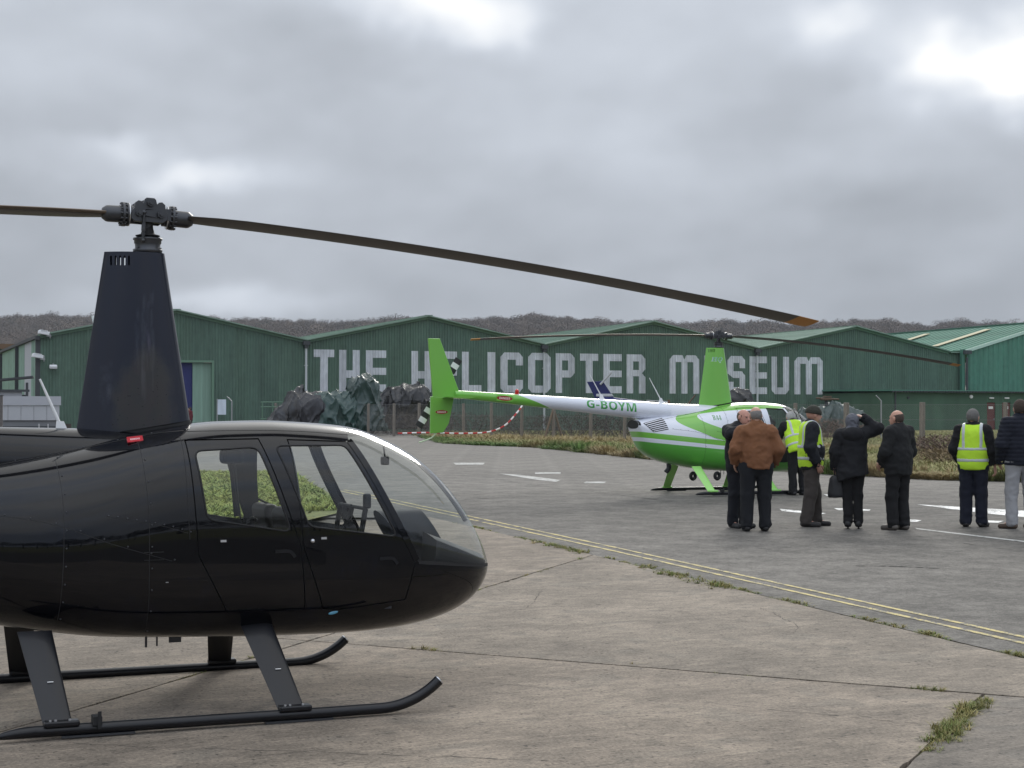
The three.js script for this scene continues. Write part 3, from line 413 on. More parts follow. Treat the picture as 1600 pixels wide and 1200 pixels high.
// low annex with the two red doors
{
  const o = thing('annex_building', 'low flat roofed dark green building with two red brown doors', 'building', facP(0), FA); const s0 = 47.48, z = 9.4, render = std([.088, .175, .115], .85, { map: paintN });
  const seg = (a, b, y0, y1, zz, d, m, n) => part(o, n, box(b - a, y1 - y0, d, [(a + b) / 2, (y0 + y1) / 2, zz - d / 2]), m);
  seg(52.45, 61.2, .3, 3.62, z, 9.3, render, 'wall'); seg(62.0, 62.65, .3, 3.62, z, 9.3, render, 'wall'); seg(63.45, 79, .3, 3.62, z, 9.3, render, 'wall'); seg(61.2, 62.0, 2.86, 3.62, z, 9.3, render, 'wall'); seg(62.65, 63.45, 2.86, 3.62, z, 9.3, render, 'wall');
  part(o, 'roof', [box(27, .10, 9.75, [65.7, 3.80, z - 4.6], [.012, 0, 0])], M.tealClad[0]);
  { const g = []; for (let i = 0; i < 105; i++) g.push(box(.13, .12, .2, [52.3 + i * .255, 3.66, z + .30])); part(o, 'roof_edge', g, M.darkGrey).userData.kind = 'stuff'; }
  const dr = std([.115, .030, .026], .6);
  [61.6, 63.05].forEach(s => { const d = part(o, 'door', box(.78, 2.3, .06, [s, 1.7, z - .1]), dr, 'dark red flush door'); part(d, 'door_sign', box(.42, .2, .02, [s, 2.45, z - .055]), std([.82, .82, .8], .6)); part(d, 'handle', box(.05, .16, .05, [s + .3, 1.55, z - .05]), M.steel); part(o, 'bulkhead_lamp', rbox(.42, .12, .12, .03, [s, 3.2, z + .06]), std([.72, .73, .72], .5)); });
  part(o, 'vent', cyl(.14, .14, .1, [59.68, 3.3, z + .04], [Math.PI / 2, 0, 0]), std([.7, .7, .7], .5)); part(o, 'vent', cyl(.1, .1, .1, [53.88, 3.2, z + .04], [Math.PI / 2, 0, 0]), M.darkGrey); part(o, 'downpipe', cyl(.06, .06, 3.2, [52.68, 2.0, z + .08]), M.darkGrey);
}
// ---------------------------------------------------------------- light helicopters (x forward, y up, z starboard; origin on the ground under the mast)
const HB = (() => {
  const yt = pchip([[-1.90, 1.47], [-1.5, 1.535], [-.95, 1.60], [-.45, 1.685], [.03, 1.785], [.3, 1.822], [.45, 1.834], [.75, 1.84], [.95, 1.832], [1.26, 1.808], [1.37, 1.79], [1.53, 1.737], [1.72, 1.647], [1.86, 1.557], [2.0, 1.435], [2.09, 1.335], [2.19, 1.20], [2.27, 1.065], [2.33, .94], [2.36, .86], [2.367, .825]]);
  const yb = pchip([[-1.90, 1.30], [-1.86, 1.14], [-1.76, .90], [-1.6, .77], [-1.42, .68], [-1.2, .615], [-.95, .56], [-.6, .50], [-.3, .465], [.2, .44], [.8, .42], [1.3, .415], [1.6, .425], [1.85, .455], [2.05, .505], [2.2, .575], [2.29, .655], [2.345, .745], [2.367, .815]]);
  const w = x => x > .7 ? .64 * Math.sqrt(Math.max(0, 1 - Math.pow((x - .7) / 1.668, 2.6))) : x > -.2 ? .64 : .64 - .36 * Math.pow((-.2 - x) / 1.7, 1.8);
  const ym = pchip([[-1.9, 1.38], [-1.5, 1.15], [-.9, 1.02], [0, .98], [1.2, .96], [1.8, .90], [2.367, .82]]);
  const nu = pchip([[-1.9, 2.2], [-.6, 2.5], [.2, 3.1], [1.2, 3.0], [1.7, 2.5], [2.367, 2.0]]), nl = pchip([[-1.9, 2.2], [-.8, 2.8], [0, 3.4], [1.2, 3.2], [1.8, 2.6], [2.367, 2.0]]);
  const zAt = (x, y) => { const m = ym(x), up = y >= m, q = Math.abs(y - m) / Math.max(1e-4, up ? yt(x) - m : m - yb(x)); return q >= 1 ? 0 : w(x) * Math.pow(1 - Math.pow(q, up ? nu(x) : nl(x)), 1 / (up ? nu(x) : nl(x))); };
  const pt = (x, th, s) => { const c = Math.max(0, Math.cos(th)), sn = Math.sin(th), n = sn >= 0 ? nu(x) : nl(x), m = ym(x); return [x, m + (sn >= 0 ? yt(x) - m - s : -(m - yb(x) - s)) * Math.pow(Math.abs(sn), 2 / n), Math.max(0, w(x) - s) * Math.pow(c, 2 / n)]; };
  const NX = 150, NT = 72;
  const half = (inset) => {
    const G = [], N = [];
    const x0 = -1.9 + inset, x1 = 2.367 - inset;
    for (let i = 0; i <= NX; i++) { const x = x0 + (x1 - x0) * (.5 - .5 * Math.cos(Math.PI * i / NX)); G.push([]); for (let j = 0; j <= NT; j++) G[i].push(pt(Math.min(x, 2.3669 - inset * .2), -Math.PI / 2 + Math.PI * j / NT, inset)); }
    const sub = (a, b) => [a[0] - b[0], a[1] - b[1], a[2] - b[2]];
    for (let i = 0; i <= NX; i++) { N.push([]); for (let j = 0; j <= NT; j++) { const a = sub(G[Math.min(NX, i + 1)][j], G[Math.max(0, i - 1)][j]); let b; if (j === 0) b = [0, 0, 1]; else if (j === NT) b = [0, 0, -1]; else b = sub(G[i][j + 1], G[i][j - 1]); let n = [a[1] * b[2] - a[2] * b[1], a[2] * b[0] - a[0] * b[2], a[0] * b[1] - a[1] * b[0]]; const L = Math.hypot(...n) || 1; n = n.map(v => v / L); const c = [0, G[i][j][1] - ym(G[i][j][0]), G[i][j][2]]; if (n[1] * c[1] + n[2] * c[2] + (i >= NX - 2 ? n[0] * .1 : 0) < 0) n = n.map(v => -v); if (L < 1e-9 || i === NX) n = [1, 0, 0]; N[i].push(n); } }
    const V = (i, j) => [...G[i][j], ...N[i][j], (G[i][j][0] + 2) / 4.5, .5 + .5 * (G[i][j][1] - .35) / 1.6], P = [];
    for (let i = 0; i < NX; i++) for (let j = 0; j < NT; j++) { P.push([V(i, j), V(i, j + 1), V(i + 1, j + 1)], [V(i, j), V(i + 1, j + 1), V(i + 1, j)]); }
    return P;
  };
  const WIN = {
    rear: roundPoly(ccw([[.214, 1.644], [.612, 1.665], [.801, 1.135], [.272, 1.225]]), .045),
    front: roundPoly(ccw([[.737, 1.673], [1.206, 1.674], [1.524, 1.082], [.926, 1.165]]), .04),
    shield: ccw([[1.305, 1.95], [1.246, 1.712], [1.686, .904], [2.5, .818], [2.5, 1.95]]),
    rearDoor: ccw([[.165, 1.715], [.632, 1.722], [.872, 1.03], [.905, .64], [.40, .64], [.215, 1.0]]),
    frontDoor: ccw([[.648, 1.722], [1.236, 1.700], [1.665, .91], [1.60, .66], [1.15, .62], [.925, .64], [.888, 1.03]]),
  };
  const mirror = P => P.map(p => p.map(v => [v[0], v[1], -v[2], v[3], v[4], -v[5], v[6], v[7] - .5]).reverse());
  const out = half(0), liner = half(.03);
  let body = out, t;
  t = cutConvex(body, WIN.shield); const shield = t.ins; body = t.out;
  const pcs = {};
  for (const k of ['rear', 'front']) {
    const D = WIN[k + 'Door'];
    t = cutConvex(body, growPoly(D, .004)); body = t.out; const d = cutConvex(t.ins, growPoly(D, -.004)).ins;
    const wv = cutConvex(d, WIN[k]); pcs[k] = { door: wv.out, pane: wv.ins };
  }
  // liner: windscreen and window holes cut out, door openings kept as separate pieces
  let lin = cutConvex(liner, growPoly(WIN.shield, .01)).out; lin = cutConvex(lin, growPoly(WIN.rear, .006)).out;
  const lfd = cutConvex(lin, growPoly(WIN.frontDoor, -.02)); const linNoFront = lfd.out; const linFront = cutConvex(lfd.ins, growPoly(WIN.front, .006)).out;
  const inCab = P => cutConvex(P, rect(-.05, 2.5, .40, 2)).ins;
  const bowP = []; // windscreen centre strip
  for (let i = 0; i <= 40; i++) { const x = 1.30 + .93 * i / 40; bowP.push([x, yt(x)]); }
  const surf = (x, y, o = 0) => { const z = zAt(x, y), e = .004; const nx = -(zAt(x + e, y) - zAt(x - e, y)) / (2 * e), ny = -(zAt(x, y + e) - zAt(x, y - e)) / (2 * e), L = Math.hypot(nx, ny, 1); return [x + nx / L * o, y + ny / L * o, z + o / L]; };
  const ribbon = (pts, wd, off, seg = 30, closed = false) => {   // flat strip lying on the starboard skin
    const c = new THREE.CatmullRomCurve3(pts.map(p => V3(p[0], p[1], 0)), closed, 'centripetal'), q = c.getSpacedPoints(seg), p = [], ix = [];
    q.forEach((a, i) => { const b = q[Math.min(i + 1, q.length - 1)], z = q[Math.max(i - 1, 0)]; let dx = b.x - z.x, dy = b.y - z.y; const L = Math.hypot(dx, dy) || 1; dx /= L; dy /= L; p.push(...surf(a.x - dy * wd / 2, a.y + dx * wd / 2, off), ...surf(a.x + dy * wd / 2, a.y - dx * wd / 2, off)); if (i) { const k = i * 2; ix.push(k - 2, k - 1, k, k, k - 1, k + 1); } });
    const g = new THREE.BufferGeometry(); g.setAttribute('position', new THREE.Float32BufferAttribute(p, 3)); g.setIndex(ix); g.computeVertexNormals(); return g;
  };
  const rimTube = (poly, r) => { const P = []; for (let i = 0; i < poly.length; i++) { const a = poly[i], b = poly[(i + 1) % poly.length], n = Math.max(1, Math.round(Math.hypot(b[0] - a[0], b[1] - a[1]) / .06)); for (let k = 0; k < n; k++) { const s = surf(a[0] + (b[0] - a[0]) * k / n, a[1] + (b[1] - a[1]) * k / n, 0); P.push(V3(...s)); } } return new THREE.TubeGeometry(new THREE.CatmullRomCurve3(P, true, 'centripetal'), P.length * 2, r, 6, true); };
  return { yt, yb, w, ym, zAt, surf, WIN, mirror, body, shield, pcs, linNoFront: inCab(linNoFront), linFront: inCab(linFront), ribbon, rimTube, bowP };
})();
function geoMirror(g) { const q = norm(g.clone()).clone(); const p = q.attributes.position, n = q.attributes.normal; for (let i = 0; i < p.count; i++) { p.setZ(i, -p.getZ(i)); n.setZ(i, -n.getZ(i)); } for (const a of [p, n, q.attributes.uv]) { const s = a.itemSize; for (let i = 0; i < p.count; i += 3) for (let k = 0; k < s; k++) { const t = a.array[(i + 1) * s + k]; a.array[(i + 1) * s + k] = a.array[(i + 2) * s + k]; a.array[(i + 2) * s + k] = t; } } return q; }
M.rubber = std([.012, .012, .013], .7); M.blackMetal = phy([.006, .0065, .009], .4, { specularIntensity: .5, clearcoat: .35, clearcoatRoughness: .12 }); M.hubMetal = phy([.065, .068, .075], .36, { metalness: .5 }); M.bright = std([.62, .63, .65], .32, { metalness: .8 });
M.glass = phy([.90, .93, .93], .015, { transmission: 1, thickness: 0, ior: 1.5, specularIntensity: 1 });
M.glassSide = phy([.92, .95, .94], .015, { transmission: 1, thickness: 0, ior: 1.5 });
M.leather = std([.045, .040, .036], .6); M.tan = std([.20, .155, .105], .7); M.cabin = std([.030, .031, .034], .8); M.orange = std([.42, .19, .03], .6); M.bladeBlack = std([.014, .013, .012], .45); M.bladeEdge = std([.15, .115, .085], .45, { metalness: .3 });
function airfoil(n = 18, t = .12) { const P = []; const y = c => 5 * t * (.2969 * Math.sqrt(c) - .126 * c - .3516 * c * c + .2843 * c ** 3 - .1015 * c ** 4); for (let i = 0; i <= n; i++) { const c = .5 - .5 * Math.cos(Math.PI * i / n); P.push([c, y(c) + (i === n ? .004 : 0)]); } for (let i = n; i > 0; i--) { const c = .5 - .5 * Math.cos(Math.PI * i / n); P.push([c, -y(c) - (i === n ? .004 : 0)]); } return P; }
const AF = airfoil();
// rotor blade from radius r0 to r1 along +X of its own frame; leading edge to -z when lead = -1
function bladeGeo(r0, r1, yf, lead, pitch, scale = 1) {
  const S = []; for (let i = 0; i <= 26; i++) { const r = r0 + (r1 - r0) * i / 26; const root = sstep(.25, .55, r), c = (.17 + .084 * root) * scale + (r > 4.05 && r < 5 ? .014 : 0), th = mix(.20, .115, root); const tw = pitch; S.push(AF.map(([a, b]) => { const z = (a - .28) * c, y = b * c * th / .12; return [r, yf(r) + y * Math.cos(tw) + z * Math.sin(tw), z * Math.cos(tw)]; })); }
  return S;
}
function capsLoft(S, a, b) { return loft(S.slice(a, b + 1)); }

function makeHelicopter(cfg) {
  const o = thing('helicopter', cfg.label, 'helicopter', cfg.pos, cfg.yaw, 'parked light helicopters');
  const mat = cfg.paint, sub = (par, name, g, m, l) => part(par, name, g, m, l);
  const { WIN, mirror, pcs } = HB;
  // fuselage shell with the cut openings
  const fus = sub(o, 'fuselage', polyGeo([...HB.body, ...mirror(HB.body)]), mat);
  const endLoop = []; for (let k = 0; k < 28; k++) { const a = Math.PI * 2 * k / 28; endLoop.push([-1.896, 1.39 + .085 * Math.sin(a), .29 * Math.cos(a)]); }
  sub(fus, 'cabin_lining', polyGeo([...HB.linNoFront, ...mirror(HB.linNoFront), ...mirror(HB.linFront), ...(cfg.doorOpen ? [] : HB.linFront)]), M.cabin);
  sub(o, 'rear_panel', loft([endLoop, endLoop.map(p => [-1.86, p[1], p[2] * 1.05])]), cfg.rear || mat);
  // windscreen halves with centre bow
  sub(o, 'windscreen', polyGeo(HB.shield), M.glass); sub(o, 'windscreen', polyGeo(mirror(HB.shield)), M.glass);
  sub(o, 'windscreen_bow', (() => { const S = HB.bowP.map(([x, y], i) => { const e = .01, s = Math.atan2(HB.yt(x + e) - HB.yt(x - e), 2 * e); const nx = -Math.sin(s), ny = Math.cos(s); const q = (z, d) => [x + nx * d, y + ny * d, z]; return [q(-.016, .004), q(.016, .004), q(.016, -.02), q(-.016, -.02)]; }); return loft(S, { smooth: false }); })(), M.rubber);
  for (const sgn of [1, -1]) { const g = HB.ribbon([[1.248, 1.708], [1.46, 1.315], [1.655, .955], [1.676, .915]], .042, .003, 40); sub(o, 'windscreen_frame', sgn > 0 ? g : geoMirror(g), cfg.pillar || mat); const g2 = HB.ribbon([[1.69, .902], [1.9, .880], [2.1, .859], [2.25, .843], [2.335, .834]], .022, .002, 40); sub(o, 'windscreen_seal', sgn > 0 ? g2 : geoMirror(g2), M.rubber); }
  // doors with panes
  for (const k of ['rear', 'front']) for (const sgn of [1, -1]) {
    const D = new THREE.Group(); D.name = 'door'; D.userData.label = k === 'rear' ? 'rear cabin door with slanted window' : 'front cabin door with slanted window';
    const open = cfg.doorOpen && k === 'front' && sgn === 1;
    const f = P => { const g = polyGeo(sgn > 0 ? P : mirror(P)); return g; };
    const dp = sub(D, 'door_skin', f(pcs[k].door), mat); sub(D, 'window_pane', f(pcs[k].pane), M.glassSide);
    const rim = HB.rimTube(growPoly(WIN[k], .004), .0065); sub(D, 'window_seal', sgn > 0 ? rim : geoMirror(rim), M.rubber);
    const mk = g => sgn > 0 ? g : geoMirror(g);
    const hp = k === 'rear' ? [.80, 1.00] : [1.50, .93]; const hs = HB.surf(hp[0] - .30, hp[1] + .02, .006);
    sub(D, 'handle', mk(HB.ribbon([[hp[0] - .10, hp[1] + .01], [hp[0], hp[1] + .005], [hp[0] + .03, hp[1] - .03]], .022, .006, 10)), M.blackMetal);
    const lk = HB.surf(k === 'rear' ? .37 : 1.02, 1.085, .003); sub(D, 'latch_plate', mk(box(.036, .014, .004, lk)), M.bright); if (k === 'front') sub(D, 'door_lock', mk(sph(.014, HB.surf(.945, 1.07, .004))), M.bright);
    if (open) { const hx = 1.50, hz = HB.zAt(1.50, 1.0); D.traverse(q => { if (q.isMesh) { q.geometry = q.geometry.clone(); q.geometry.translate(-hx, 0, -hz); } }); D.position.set(hx, 0, hz); D.rotation.y = 1.12; const inner = sub(D, 'door_lining', polyGeo(HB.linFront.map(P => P.map(v => [v[0] - hx, v[1], v[2] - hz, v[3], v[4], v[5], v[6], v[7]]))), cfg.doorLining || M.cabin); }
    o.add(D);
  }
  // panel seams, vents and fasteners on the engine cowling
  const seams = [[[-.62, 1.60], [-.60, 1.35], [-.60, 1.0], [-.62, .62]], [[-.12, 1.72], [-.10, 1.4], [-.09, 1.22], [-.09, .52]], [[-1.25, 1.30], [-.7, 1.22], [-.3, 1.08], [.05, .97]], [[-.35, 1.25], [-.02, 1.19], [.15, 1.14]], [[-1.7, 1.42], [-1.2, 1.52], [-.6, 1.63], [0, 1.755], [.18, 1.775]], [[.185, 1.77], [.5, 1.775], [.9, 1.77], [1.26, 1.745]], [[.14, 1.74], [.15, 1.3], [.16, 1.1]]];
  seams.forEach(s => { for (const sg of [1, -1]) { const g = HB.ribbon(s, .0036, .0010, 60); sub(fus, 'panel_seam', sg > 0 ? g : geoMirror(g), M.rubber); } });
  { const g = [], r = rng(61); for (const s of seams.slice(0, 5)) { const c = new THREE.CatmullRomCurve3(s.map(p => V3(p[0], p[1], 0))).getSpacedPoints(9); for (const q of c) { const u = HB.surf(q.x + .016, q.y + .008, .001); g.push(xf(new THREE.SphereGeometry(.0055, 6, 4), { p: u })); } } sub(fus, 'fasteners', g, M.hubMetal).userData.kind = 'stuff'; }
  sub(fus, 'cooling_inlet', (() => { const c = HB.surf(-.06, 1.0, 0); return [box(.12, .004, .008, [c[0], c[1] + .028, c[2]]), box(.12, .003, .006, [c[0], c[1] - .02, c[2]])]; })(), M.rubber);
  sub(fus, 'static_vent', box(.016, .004, .004, HB.surf(.02, .84, .003)), M.bright);
  // rear louvres
  { const q = ccw([[-1.80, 1.41], [-1.365, 1.515], [-1.324, 1.29], [-1.62, 1.235]]); const pl = cutConvex(HB.body, q).ins; const g = polyGeo(pl.map(P => P.map(v => { const u = v.slice(); u[0] += u[3] * .004; u[1] += u[4] * .004; u[2] += u[5] * .004; return u; }))); const gr = sub(o, 'louvre_panel', g, M.rubber); for (let i = 0; i < 6; i++) { const t = .08 + i * .168, a = [mix(-1.79, -1.61, t), mix(1.408, 1.24, t)], b = [mix(-1.365, -1.325, t), mix(1.508, 1.295, t)]; sub(gr, 'louvre', HB.ribbon([a, [(a[0] + b[0]) / 2, (a[1] + b[1]) / 2], b], .014, .012, 12), cfg.louvre || mat); } }
  // tail boom
  { const A = [-1.15, 1.625, .19], B = [-5.62, 1.975, .072], S = []; for (let i = 0; i <= 30; i++) { const t = i / 30, x = mix(A[0], B[0], t), y = mix(A[1], B[1], t), r = mix(A[2], B[2], t); S.push(span(0, 1, 31).slice(0, 32).map((_, k) => { const a = Math.PI * 2 * k / 32; return [x, y + r * Math.sin(a), r * Math.cos(a)]; })); }
    sub(o, 'tail_boom', loft(S, { uvf: (p, i, j) => [(p[0] + 5.8) / 4.8, j / 32] }), cfg.boomPaint || mat);
    // raised fairing where boom meets the cowl
    const F = []; for (let i = 0; i <= 14; i++) { const t = i / 14, x = mix(-1.2, .05, t), k = 1 - t; F.push(span(0, 1, 20).slice(0, 20).map((_, q) => { const a = Math.PI * q / 19; const hw = mix(.30, .18, k), top = mix(1.80, 1.805, k) - .02 * t; return [x, 1.5 + (top - 1.5) * Math.pow(Math.sin(a), .7), hw * Math.cos(a)]; })); }
    sub(o, 'boom_fairing', loft(F), cfg.fairPaint2 || mat);
    for (const [bx, h] of cfg.tail ? [[-1.28, .26], [-2.57, .26]] : [[-.54, .14]]) { const by = h < .2 ? 1.735 : mix(1.625, 1.975, (bx + 1.15) / -4.47) + mix(.19, .072, (bx + 1.15) / -4.47) - .006; const an = sub(o, 'antenna', [rod([bx, by + .05, 0], [bx - h, by + (h > .2 ? .50 : .37), 0], .012, .007)], std([.78, .79, .80], .5)); sub(an, 'antenna_base', loft([[[-.09, 0, -.02], [.07, 0, -.02], [.07, 0, .02], [-.09, 0, .02]], [[-.05, .03, -.014], [.03, .03, -.014], [.03, .03, .014], [-.05, .03, .014]], [[-.045, .10, -.010], [.0, .10, -.010], [.0, .10, .010], [-.045, .10, .010]]].map(s => s.map(p => [p[0] + bx + .01, p[1] + by, p[2]])), { smooth: false }), std([.82, .83, .84], .5)); }
  }
  // mast fairing
  { const sec = (y, xa, xb, hw) => { const P = []; const n = 40; for (let k = 0; k < n; k++) { const a = Math.PI * 2 * k / n; const u = .5 + .5 * Math.cos(a); const x = xa + (xb - xa) * u; const t = hw * Math.pow(Math.max(0, 1 - u), .46) * Math.pow(u, .75) * 1.82; P.push([x, y, (Math.sin(a) >= 0 ? 1 : -1) * t]); } return P; };
    const ys = [1.60, 1.70, 1.8, 2.0, 2.3, 2.6, 2.80, 2.935]; const S = ys.map(y => { const t = (y - 1.74) / 1.19; return sec(y, mix(-.456, -.28, t), mix(.296, .109, t), mix(.175, .115, t)); });
    let g = norm(loft(S, { cap: false, uvf: p => [(p[0] + .5) / .85, (p[1] - 1.6) / 1.35] })); const pa = g.attributes.position, na = g.attributes.normal, ua = g.attributes.uv, polys = []; for (let i = 0; i < pa.count; i += 3) polys.push([0, 1, 2].map(k => [pa.getX(i + k), pa.getY(i + k), pa.getZ(i + k), na.getX(i + k), na.getY(i + k), na.getZ(i + k), ua.getX(i + k), ua.getY(i + k)]));
    let q = cutConvex(polys, ccw([[-.9, 1.652], [-.456, 1.724], [.32, 1.850], [.6, 1.89], [.6, 1.0], [-.9, 1.0]])).out; for (let k = 0; k < 5; k++) { const x = -.247 + k * .027; q = cutConvex(q, roundPoly(rect(x, x + .0105, 2.845, 2.908), .005)).out; }
    const mf = sub(o, 'mast_fairing', polyGeo(q), cfg.mastPaint || mat); sub(mf, 'top_plate', [(() => { const s = sec(2.93, -.279, .108, .113); return loft([s, s.map(p => [p[0], 2.925, p[2]])]); })()], M.rubber);
    sub(mf, 'base_seal', loft([sec(1.55, -.44, .30, .165), sec(1.60, -.44, .30, .165), sec(1.80, -.43, .285, .155)].map((s, i) => i < 1 ? s : s.map(p => [p[0], Math.min(p[1] + .2, 1.80 + p[0] * .162 - .003), p[2]])), { cap: false }), M.rubber); }
  // rotor mast, swashplate and hub
  const hub = new THREE.Group(); hub.name = 'rotor_head'; o.add(hub);
  sub(hub, 'mast', cyl(.034, .034, .40, [0, 3.06, 0]), M.hubMetal);
  sub(hub, 'swashplate', lathe([[.03, 2.93], [.085, 2.93], [.095, 2.945], [.095, 2.96], [.082, 2.965], [.082, 2.995], [.088, 3.0], [.088, 3.02], [.095, 3.023], [.095, 3.034], [.06, 3.04], [.03, 3.04]]), M.hubMetal);
  sub(hub, 'dust_boot', lathe([[.03, 3.035], [.05, 3.036], [.078, 3.046], [.08, 3.052], [.045, 3.062], [.042, 3.075], [.035, 3.10], [.034, 3.12]]), M.rubber);
  for (const a of [.5, 2.6, 4.7]) sub(hub, 'control_rod', rod([.085 * Math.cos(a), 2.86, .085 * Math.sin(a)], [.085 * Math.cos(a), 2.97, .085 * Math.sin(a)], .009), M.hubMetal);
  const R = new THREE.Group(); R.name = 'main_rotor'; R.position.set(0, 3.195, 0); R.rotation.y = cfg.rotorYaw - cfg.yaw; R.rotation.z = cfg.teeter; R.rotation.order = 'YZX'; o.add(R);
  { // twin hub plates, seen side-on
    const sh = new THREE.Shape(); const pts = [[-.150, -.055], [-.125, -.072], [.11, -.072], [.148, -.045], [.150, .0], [.128, .035], [.125, .065], [.10, .082], [.075, .078], [.058, .060], [.045, .098], [.032, .108], [-.032, .108], [-.045, .098], [-.058, .060], [-.075, .078], [-.10, .082], [-.125, .065], [-.128, .03], [-.15, .0]]; pts.forEach((p, i) => i ? sh.lineTo(...p) : sh.moveTo(...p)); sh.closePath();
    const hole = new THREE.Path(); [[-.04, -.034], [.034, -.034], [.040, -.028], [.040, .016], [.034, .022], [-.034, .022], [-.04, .016]].forEach((p, i) => i ? hole.lineTo(...p) : hole.moveTo(...p)); sh.holes.push(hole); for (const x of [-.098, .098]) { const h2 = new THREE.Path(); h2.absarc(x * .95, .058, .017, 0, 6.283, true); sh.holes.push(h2); }
    for (const z of [.060, -.085]) sub(R, 'hub_plate', xf(new THREE.ExtrudeGeometry(sh, { depth: .022, bevelEnabled: true, bevelSize: .003, bevelThickness: .003, bevelSegments: 1, curveSegments: 10 }), { p: [0, .0, z], s: [.76, .86, 1] }), M.hubMetal);
    const bolt = (x, y, r) => [cyl(r, r, .19, [x, y, 0], [Math.PI / 2, 0, 0], 16), cyl(r * 1.5, r * 1.5, .03, [x, y, .095], [Math.PI / 2, 0, 0], 6), cyl(r * .7, r * .7, .02, [x, y, .115], [Math.PI / 2, 0, 0], 12)];
    sub(R, 'teeter_bolt', bolt(0, .060, .016), M.hubMetal); sub(R, 'coning_bolt', bolt(.070, -.010, .016), M.hubMetal); sub(R, 'coning_bolt', bolt(-.070, -.010, .016), M.hubMetal);
    for (const sg of [1, -1]) {
      const B = new THREE.Group(); B.name = 'rotor_blade'; R.add(B); if (sg < 0) B.rotation.y = Math.PI; const dro = cfg.droop[sg > 0 ? 0 : 1], yf = r => -.012 + dro[0] * r + dro[1] * r * r;
      const S = bladeGeo(.255, 5.03, yf, 1, (cfg.bladePitch || .085) * sg); sub(B, 'blade_skin', capsLoft(S, 0, 25), M.bladeBlack); sub(B, 'blade_tip', capsLoft(S, 25, 26), M.orange);
      { const E = []; for (let i = 0; i <= 24; i++) { const s = S[i + 0]; E.push([0, 1, 2, 34, 35].sort((a, b) => ((a + 18) % 36) - ((b + 18) % 36)).map(k => { const p = s[k % s.length]; const c = s[8]; return [p[0], p[1] + Math.sign(p[1] - (s[0][1])) * .0012, p[2] + (s[0][2] - c[2] > 0 ? .0012 : -.0012)]; })); } sub(B, 'leading_edge', loft(E, { cap: false }), M.bladeEdge); }
      const ax = { r: [0, 0, -Math.PI / 2 + dro[0]] };
      sub(B, 'blade_grip', [cyl(.060, .060, .07, [.13, yf(.13), 0], [0, 0, -Math.PI / 2 + dro[0]]), xf(lathe([[.0, .075], [.034, .070], [.052, .045], [.055, .03], [.055, -.06]], 24), { p: [.225, yf(.225), 0], r: [0, 0, -Math.PI / 2 + dro[0]] })], M.hubMetal);
      sub(B, 'grip_flange', [cyl(.080, .080, .014, [.160, yf(.160), 0], [0, 0, -Math.PI / 2 + dro[0]], 28), cyl(.077, .077, .011, [.132, yf(.132), 0], [0, 0, -Math.PI / 2 + dro[0]], 28)], M.hubMetal); sub(B, 'flange_ring', cyl(.076, .076, .006, [.1235, yf(.1235), 0], [0, 0, -Math.PI / 2 + dro[0]], 28), M.bright);
      { const g = []; for (let k = 0; k < 14; k++) { const a = Math.PI * 2 * k / 14; g.push(cyl(.0065, .0065, .042, [.160, yf(.160) + .072 * Math.sin(a), .072 * Math.cos(a)], [0, 0, -Math.PI / 2], 8)); } sub(B, 'flange_bolts', g, M.hubMetal).userData.kind = 'stuff'; }
      sub(B, 'pitch_horn', [loft([[[.14, .035, .075], [.14, -.045, .075], [.14, -.045, .05], [.14, .035, .05]], [[-.045, .008, .105], [-.045, -.022, .105], [-.045, -.022, .085], [-.045, .008, .085]]], { smooth: false })], M.hubMetal);
      sub(B, 'pitch_link', [rod([-.04, -.005, .10], [-.035, -.185, .085], .010), sph(.016, [-.04, -.005, .10]), sph(.014, [-.035, -.185, .085]), cyl(.014, .014, .05, [-.038, -.10, .092])], M.hubMetal);
    }
    sub(R, 'hub_core', [rbox(.05, .10, .07, .012, [0, .0, 0]), cyl(.032, .038, .12, [0, -.10, 0])], M.hubMetal);
  }
  // skids and streamlined struts
  for (const sg of [1, -1]) {
    const z = 1.05 * sg, sk = sub(o, 'skid', [new THREE.TubeGeometry(new THREE.CatmullRomCurve3([[-.80, .048], [-.3, .048], [.4, .048], [1.1, .048], [1.36, .056], [1.50, .098], [1.60, .155], [1.655, .20]].map(p => V3(p[0], p[1], z)), false, 'centripetal'), 70, .034, 14), (() => { const S = []; for (let i = 0; i <= 8; i++) { const t = i / 8, x = mix(-.80, -1.04, t), rr = .034 * Math.sqrt(Math.max(.02, 1 - t * t)); S.push(span(0, 1, 14).slice(0, 14).map((_, k) => { const a = Math.PI * 2 * k / 14; return [x, .048 - .02 * t * t + rr * Math.sin(a), z + rr * Math.cos(a)]; })); } return loft(S); })()], cfg.skid || M.blackMetal);
    sub(sk, 'end_cap', cyl(.0345, .0345, .006, [1.657, .2018, z], [0, 0, -.86], 16), M.bright);
    for (const wx of [-.45, .75]) sub(sk, 'wear_shoe', box(.42, .012, .05, [wx, .010, z]), M.hubMetal);
    if (sg > 0) sub(sk, 'wheel_bracket', [box(.05, .05, .10, [-.46, .095, z]), box(.02, .10, .012, [-.45, .10, z + .05])], M.rubber);
